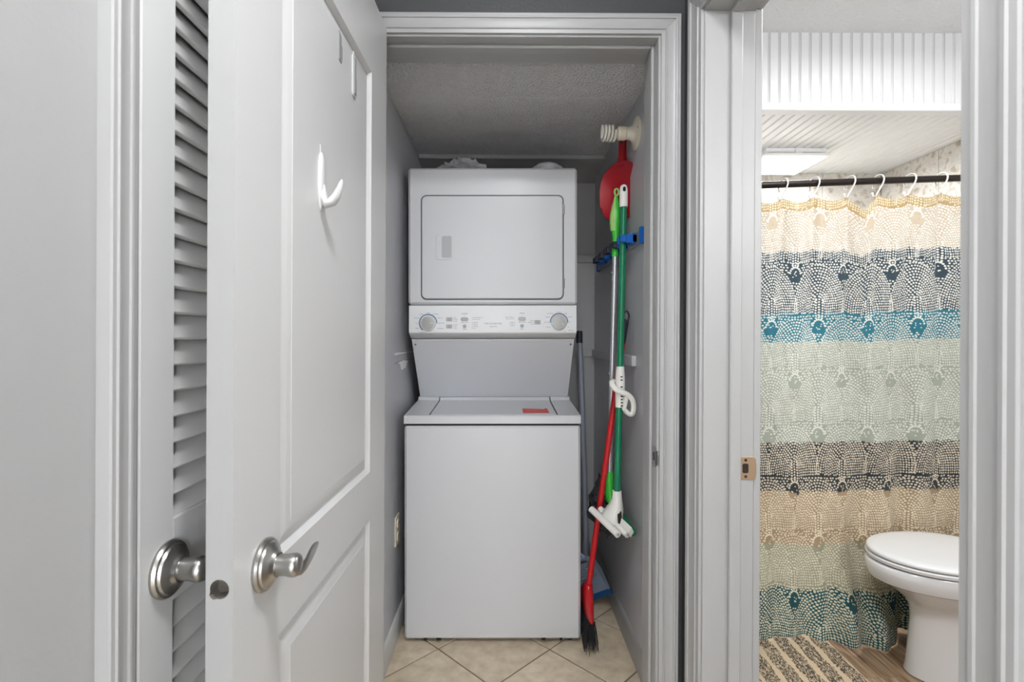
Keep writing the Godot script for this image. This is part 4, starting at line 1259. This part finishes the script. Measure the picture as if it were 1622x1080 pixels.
func curtain() -> void:
	var m := mat(Color.WHITE, 0.85)
	m.albedo_texture = curtain_print()
	m.rim_enabled = true
	m.rim = 0.2
	m.backlight_enabled = true
	m.backlight = Color(0.25, 0.25, 0.25)
	var nx := 230
	var ny := 120
	var pts := []
	var uvs := []
	var nz := noise(2.2, 3, 4)
	for r in ny + 1:
		var v := float(r) / ny
		var row := []
		var ur := []
		for c in nx + 1:
			var u := float(c) / nx
			var x := 0.72 + 1.34 * u
			# nearest hook
			var near := 9.0
			var i0 := 0
			for i in HOOKS.size():
				if HOOKS[i] <= x:
					i0 = i
				near = minf(near, absf(x - HOOKS[i]))
			var g := 0.0
			var sag := 0.0
			if i0 < HOOKS.size() - 1 and x >= HOOKS[0]:
				var f: float = (x - HOOKS[i0]) / (HOOKS[i0 + 1] - HOOKS[i0])
				g = sin(f * PI)
				sag = 0.020 * g
				if i0 == 5:
					sag = 0.062 * (1.0 - absf(f * 2.0 - 0.9) / 1.1) + 0.004
			var top: float = 1.742 + (x - 1.013) * 0.040
			var y := lerpf(top, 0.006, v) - sag * pow(1.0 - v, 5.0)
			var lowdown := smoothstep(0.6, 1.0, v)
			var z := -2.035 + 0.020 * g * exp(-v * 3.2) + 0.014 * exp(-v * 9.0) * exp(-near * near / 0.0003)
			# a narrow crease under every hook, soft folds further down
			z -= 0.008 * exp(-near * near / 0.00022) * (1.0 - smoothstep(0.15, 0.5, v))
			z += 0.016 * smoothstep(0.1, 0.5, v) * sin(x * 34.0 + 0.8 * sin(v * 5.0) + 1.0) * (0.6 + 0.4 * sin(x * 9.0))
			z += 0.010 * nz.get_noise_2d(x * 3.0, v * 1.6) + 0.004 * nz.get_noise_2d(x * 16.0, v * 7.0)
			z -= 0.022 * smoothstep(0.55, 0.72, v) * smoothstep(1.36, 1.50, x)
			# the hem kicks out in two laps
			var lap := smoothstep(1.265, 1.32, x - 0.10 * (1.0 - v)) * (1.0 - smoothstep(1.45, 1.56, x))
			z += lowdown * (0.018 * sin(x * 26.0) + 0.010 * sin(x * 61.0 + 1.0)) + 0.075 * lap * smoothstep(0.78, 0.98, v)
			z += 0.022 * smoothstep(0.75, 1.0, v)
			y += lowdown * (0.002 + 0.010 * sin(x * 23.0 + 2.2) + 0.012 * exp(-pow((x - 1.285) / 0.04, 2.0)))
			y = maxf(y, 0.015 if x < 1.30 else 0.004)
			row.append(Vector3(x, y, z))
			ur.append(Vector2(u, v))
		pts.append(row)
		uvs.append(ur)
	var s := sol().grid(pts, uvs)
	single("shower_curtain", s, m, "shower curtain with teal, black, tan and cream bands of dotted scallops", "shower curtain", "", "", 180)
	var rod := []
	for i in 25:
		rod.append(rod_at(lerpf(BL, BR - 0.008, i / 24.0)))
	var rd := thing("curtain_rod", "dark bronze shower curtain rod above the curtain", "curtain rod")
	part("rod", sol().tube(rod, 0.0132, 18), M.bronze, rd, 60)
	for k in 2:
		var p := rod_at([BL, BR - 0.008][k])
		part("flange", sol().tube([p, p + Vector3([0.012, -0.012][k], 0, 0)], [0.032, 0.026], 24), M.bronze, rd, 40)
	# one hook, then copies
	var ord := ["first", "second", "third", "fourth", "fifth", "sixth"]
	var shape := curve([Vector3(-0.012, -0.024, -0.017), Vector3(-0.012, -0.010, -0.020), Vector3(-0.010, 0.010, -0.018), Vector3(-0.005, 0.0215, -0.004), Vector3(0.001, 0.019, 0.012), Vector3(0.003, 0.004, 0.0195), Vector3(0.0, -0.014, 0.018), Vector3(-0.006, -0.036, 0.008), Vector3(-0.012, -0.052, 0.002), Vector3(-0.014, -0.060, -0.001), Vector3(-0.017, -0.058, -0.010), Vector3(-0.018, -0.046, -0.014)], 44)
	var proto: Node3D = null
	for i in range(2, HOOKS.size() - 1):
		var h: Node3D
		if proto == null:
			h = thing("curtain_hook", "", "hook")
			part("hook_wire", sol().tube(shape, 0.0031, 8), M.hook_white, h, 60)
			for e in [0, shape.size() - 1]:
				part("ball_tip", sol().lathe([[0, -0.0048], [0.0034, -0.0034], [0.0048, 0], [0.0034, 0.0034], [0, 0.0048]], 12, Transform3D(Basis(), shape[e])), M.hook_white, h, 60)
			proto = h
		else:
			h = proto.duplicate()
			h.name = numbered("curtain_hook")
			add_child(h, true)
		h.position = rod_at(HOOKS[i])
		var n := i - 3
		if n < 0:
			tag(h, "white curtain hook on the rod behind the bathroom door frame", "hook", "curtain hooks on the rod")
		elif n < 6:
			tag(h, "white curved hook on the bronze curtain rod, %s in view from the left" % ord[n], "hook", "curtain hooks on the rod")
		else:
			tag(h, "white curtain hook on the rod beyond the right edge of the doorway", "hook", "curtain hooks on the rod")

func alcove_lamp() -> void:
	var l := thing("ceiling_light", "square lit ceiling panel with a vent frame over the shower", "ceiling light", Vector3(1.372, 2.0895, -2.55))
	part("housing", slab(sol(), -0.135, 0.150, -0.022, 0.0, 0.135, -0.135, 0.003), M.lamp_white, l)
	part("vent_gap", slab(sol(), -0.128, 0.143, -0.028, -0.022, 0.128, -0.128), M.pocket, l)
	part("frame", slab(sol(), -0.150, 0.165, -0.040, -0.028, 0.150, -0.150, 0.004), M.lamp_white, l)
	part("diffuser", slab(sol(), -0.135, 0.150, -0.0445, -0.0395, 0.130, -0.135, 0.002), M.glow, l)
	part("vent_tab", slab(sol(), 0.0, 0.034, -0.030, -0.010, 0.139, 0.1345, 0.001), M.lamp_white, l)
	var b := thing("ceiling_light", "round bathroom ceiling light out of view above the toilet", "ceiling light", Vector3(1.35, 2.40, -1.30))
	part("base", sol().lathe([[0, -0.02], [0.27, -0.02], [0.27, 0], [0, 0]], 40), M.lamp_white, b)
	part("diffuser", sol().lathe([[0, -0.05], [0.22, -0.045], [0.25, -0.02], [0, -0.02]], 40), M.glow_hall, b, 60)
	var vl := thing("wall_lamp", "long bathroom vanity lamp on the wall behind the doorway", "lamp", Vector3(1.5, 1.95, 0.6))
	part("back_plate", slab(sol(), -0.32, 0.32, -0.09, 0.09, -0.03, 0.0, 0.004), M.lamp_white, vl)
	part("diffuser", slab(sol(), -0.30, 0.30, -0.07, 0.07, -0.085, -0.03, 0.012), M.glow_hall, vl)
	var en := thing("ceiling_light", "small round ceiling light of the hallway right above the viewer", "ceiling light", Vector3(0.08, 2.44, -0.28))
	part("base", sol().lathe([[0, -0.015], [0.16, -0.015], [0.16, 0], [0, 0]], 32), M.lamp_white, en)
	part("diffuser", sol().lathe([[0, -0.024], [0.12, -0.022], [0.14, -0.015], [0, -0.015]], 32), M.glow_hall, en, 60)
	var h := thing("ceiling_light", "small square ceiling light of the hallway behind the viewer", "ceiling light", Vector3(0.08, 2.44, 1.55))
	part("base", slab(sol(), -0.15, 0.15, -0.03, 0, 0.15, -0.15, 0.004), M.lamp_white, h)
	part("diffuser", slab(sol(), -0.13, 0.13, -0.12, -0.03, 0.13, -0.13, 0.02), M.glow_hall, h)
	for k in 2:
		var w := thing("floor_lamp", "floor lamp with a globe shade on the %s of the living room" % ["left side", "right side"][k], "floor lamp", Vector3([-1.6, 1.6][k], 0, 3.3))
		part("base", sol().lathe([[0, 0], [0.14, 0], [0.13, 0.02], [0.015, 0.03], [0.012, 1.18], [0, 1.18]], 24), M.steel, w)
		part("globe", ball(0.18, Vector3(0, 1.35, 0)), M.glow_hall, w, 60)

func ball(r: float, c: Vector3) -> Solid:
	var q := []
	for i in 17:
		var a := PI * i / 16.0
		q.append([sin(a) * r, -cos(a) * r])
	return sol().lathe(q, 32, Transform3D(Basis(), c))

func toilet() -> void:
	var t := thing("toilet", "white toilet with closed lid in front of the shower curtain", "toilet", Vector3(1.30, 0, -1.825))
	# x away from the tip towards the tank, z across; egg-shaped levels
	var egg := func(y: float, x0: float, x1: float, hw: float, n := 48) -> PackedVector3Array:
		var o := PackedVector3Array()
		var cx := lerpf(x0, x1, 0.52)
		for i in n:
			var a := TAU * i / n
			var c := cos(a)
			var sx: float = (x1 - cx) if c > 0 else (cx - x0)
			var k := 0.84 if c > 0 else 1.0
			o.push_back(Vector3(cx + signf(c) * pow(absf(c), k) * sx, y, -sin(a) * hw))
		return o
	var rings := []
	for q in [[0.0, 0.150, 0.66, 0.118], [0.006, 0.146, 0.662, 0.121], [0.03, 0.152, 0.660, 0.115], [0.12, 0.160, 0.655, 0.108], [0.20, 0.166, 0.650, 0.106], [0.245, 0.160, 0.640, 0.112], [0.275, 0.136, 0.62, 0.126], [0.300, 0.102, 0.60, 0.143], [0.325, 0.066, 0.585, 0.160], [0.342, 0.040, 0.575, 0.171]]:
		rings.append(egg.call(q[0], q[1], q[2], q[3]))
	part("pedestal", sol().loft(rings), M.porcelain, t, 60)
	rings = []
	for q in [[0.338, 0.036, 0.572, 0.172], [0.345, 0.025, 0.570, 0.178], [0.375, 0.016, 0.570, 0.183], [0.395, 0.018, 0.570, 0.184], [0.402, 0.026, 0.566, 0.180]]:
		rings.append(egg.call(q[0], q[1], q[2], q[3]))
	part("bowl_rim", sol().loft(rings), M.porcelain, t, 45)
	rings = []
	for q in [[0.404, 0.040, 0.50, 0.172], [0.408, 0.026, 0.50, 0.182], [0.418, 0.024, 0.50, 0.184], [0.4215, 0.030, 0.50, 0.180]]:
		rings.append(egg.call(q[0], q[1], q[2], q[3]))
	part("seat", sol().loft(rings), M.seat_white, t, 45)
	rings = []
	for q in [[0.4225, 0.036, 0.50, 0.175], [0.426, 0.028, 0.50, 0.182], [0.434, 0.027, 0.50, 0.183], [0.440, 0.034, 0.495, 0.176], [0.4425, 0.060, 0.48, 0.154], [0.4435, 0.12, 0.45, 0.10]]:
		rings.append(egg.call(q[0], q[1], q[2], q[3]))
	part("lid", sol().loft(rings), M.seat_white, t, 60)
	part("tank_shelf", slab(sol(), 0.46, 0.74, 0.33, 0.40, 0.13, -0.13, 0.015), M.porcelain, t)
	part("tank", slab(sol(), 0.585, 0.765, 0.40, 0.74, 0.215, -0.215, 0.02), M.porcelain, t)
	part("tank_lid", slab(sol(), 0.575, 0.768, 0.74, 0.775, 0.225, -0.225, 0.01), M.porcelain, t)
	part("flush_lever", sol().tube([Vector3(0.586, 0.68, 0.16), Vector3(0.567, 0.68, 0.16), Vector3(0.562, 0.675, 0.10)], 0.006, 10), M.steel, t, 60)

func rug() -> void:
	var W := 560
	var H := 840
	var im := Image.create(W, H, false, Image.FORMAT_RGB8)
	im.fill(c8(214, 192, 160))
	var rng := RandomNumberGenerator.new()
	rng.seed = 8
	var x := -20
	while x < W:
		# speckled stripe 53 mm, plain cream 20 mm
		for i in 4200:
			var y := rng.randi_range(0, H - 1)
			var xx := x + int(rng.randf_range(0, 53) + 3.0 * sin(y * 0.05 + x))
			if xx < 0 or xx >= W - 3:
				continue
			im.fill_rect(Rect2i(xx, y, rng.randi_range(1, 3), rng.randi_range(3, 9)), [c8(52, 46, 40), c8(74, 64, 54), c8(42, 38, 36), c8(190, 172, 146), c8(96, 84, 72)][rng.randi_range(0, 4)])
		x += 73
	var m := mat(Color.WHITE, 0.95)
	m.albedo_texture = ImageTexture.create_from_image(im)
	m.rim_enabled = true
	m.rim = 0.2
	var nz := noise(40.0, 2, 6)
	var pts := []
	var uvs := []
	for r in 131:
		var row := []
		var ur := []
		for c in 91:
			var u := c / 90.0
			var v := r / 130.0
			var e := minf(minf(u, 1 - u) * 90.0, minf(v, 1 - v) * 130.0)
			row.append(Vector3(0.72 + 0.565 * u - 0.022 * v, 0.001 + (0.009 + 0.002 * nz.get_noise_2d(u * 3.0, v * 4.0)) * smoothstep(0.0, 1.5, e), -2.075 + 0.90 * v))
			ur.append(Vector2(u, v))
		pts.append(row)
		uvs.append(ur)
	single("bath_rug", sol().grid(pts, uvs), m, "bath rug with speckled brown and cream stripes on plank floor", "rug", "", "", 60)

func _ready() -> void:
	view_and_light()
	materials()
	rooms()
	panel_door()
	louver_door()
	laundry()
	on_the_dryer()
	curtain()
	toilet()
	rug()
	alcove_lamp()
	wall_lamp()
	tool_rail()
	red_dustpan()
	green_mop()
	lime_mop()
	red_broom()
	gray_broom()
	blue_dustpan()
	outlet()
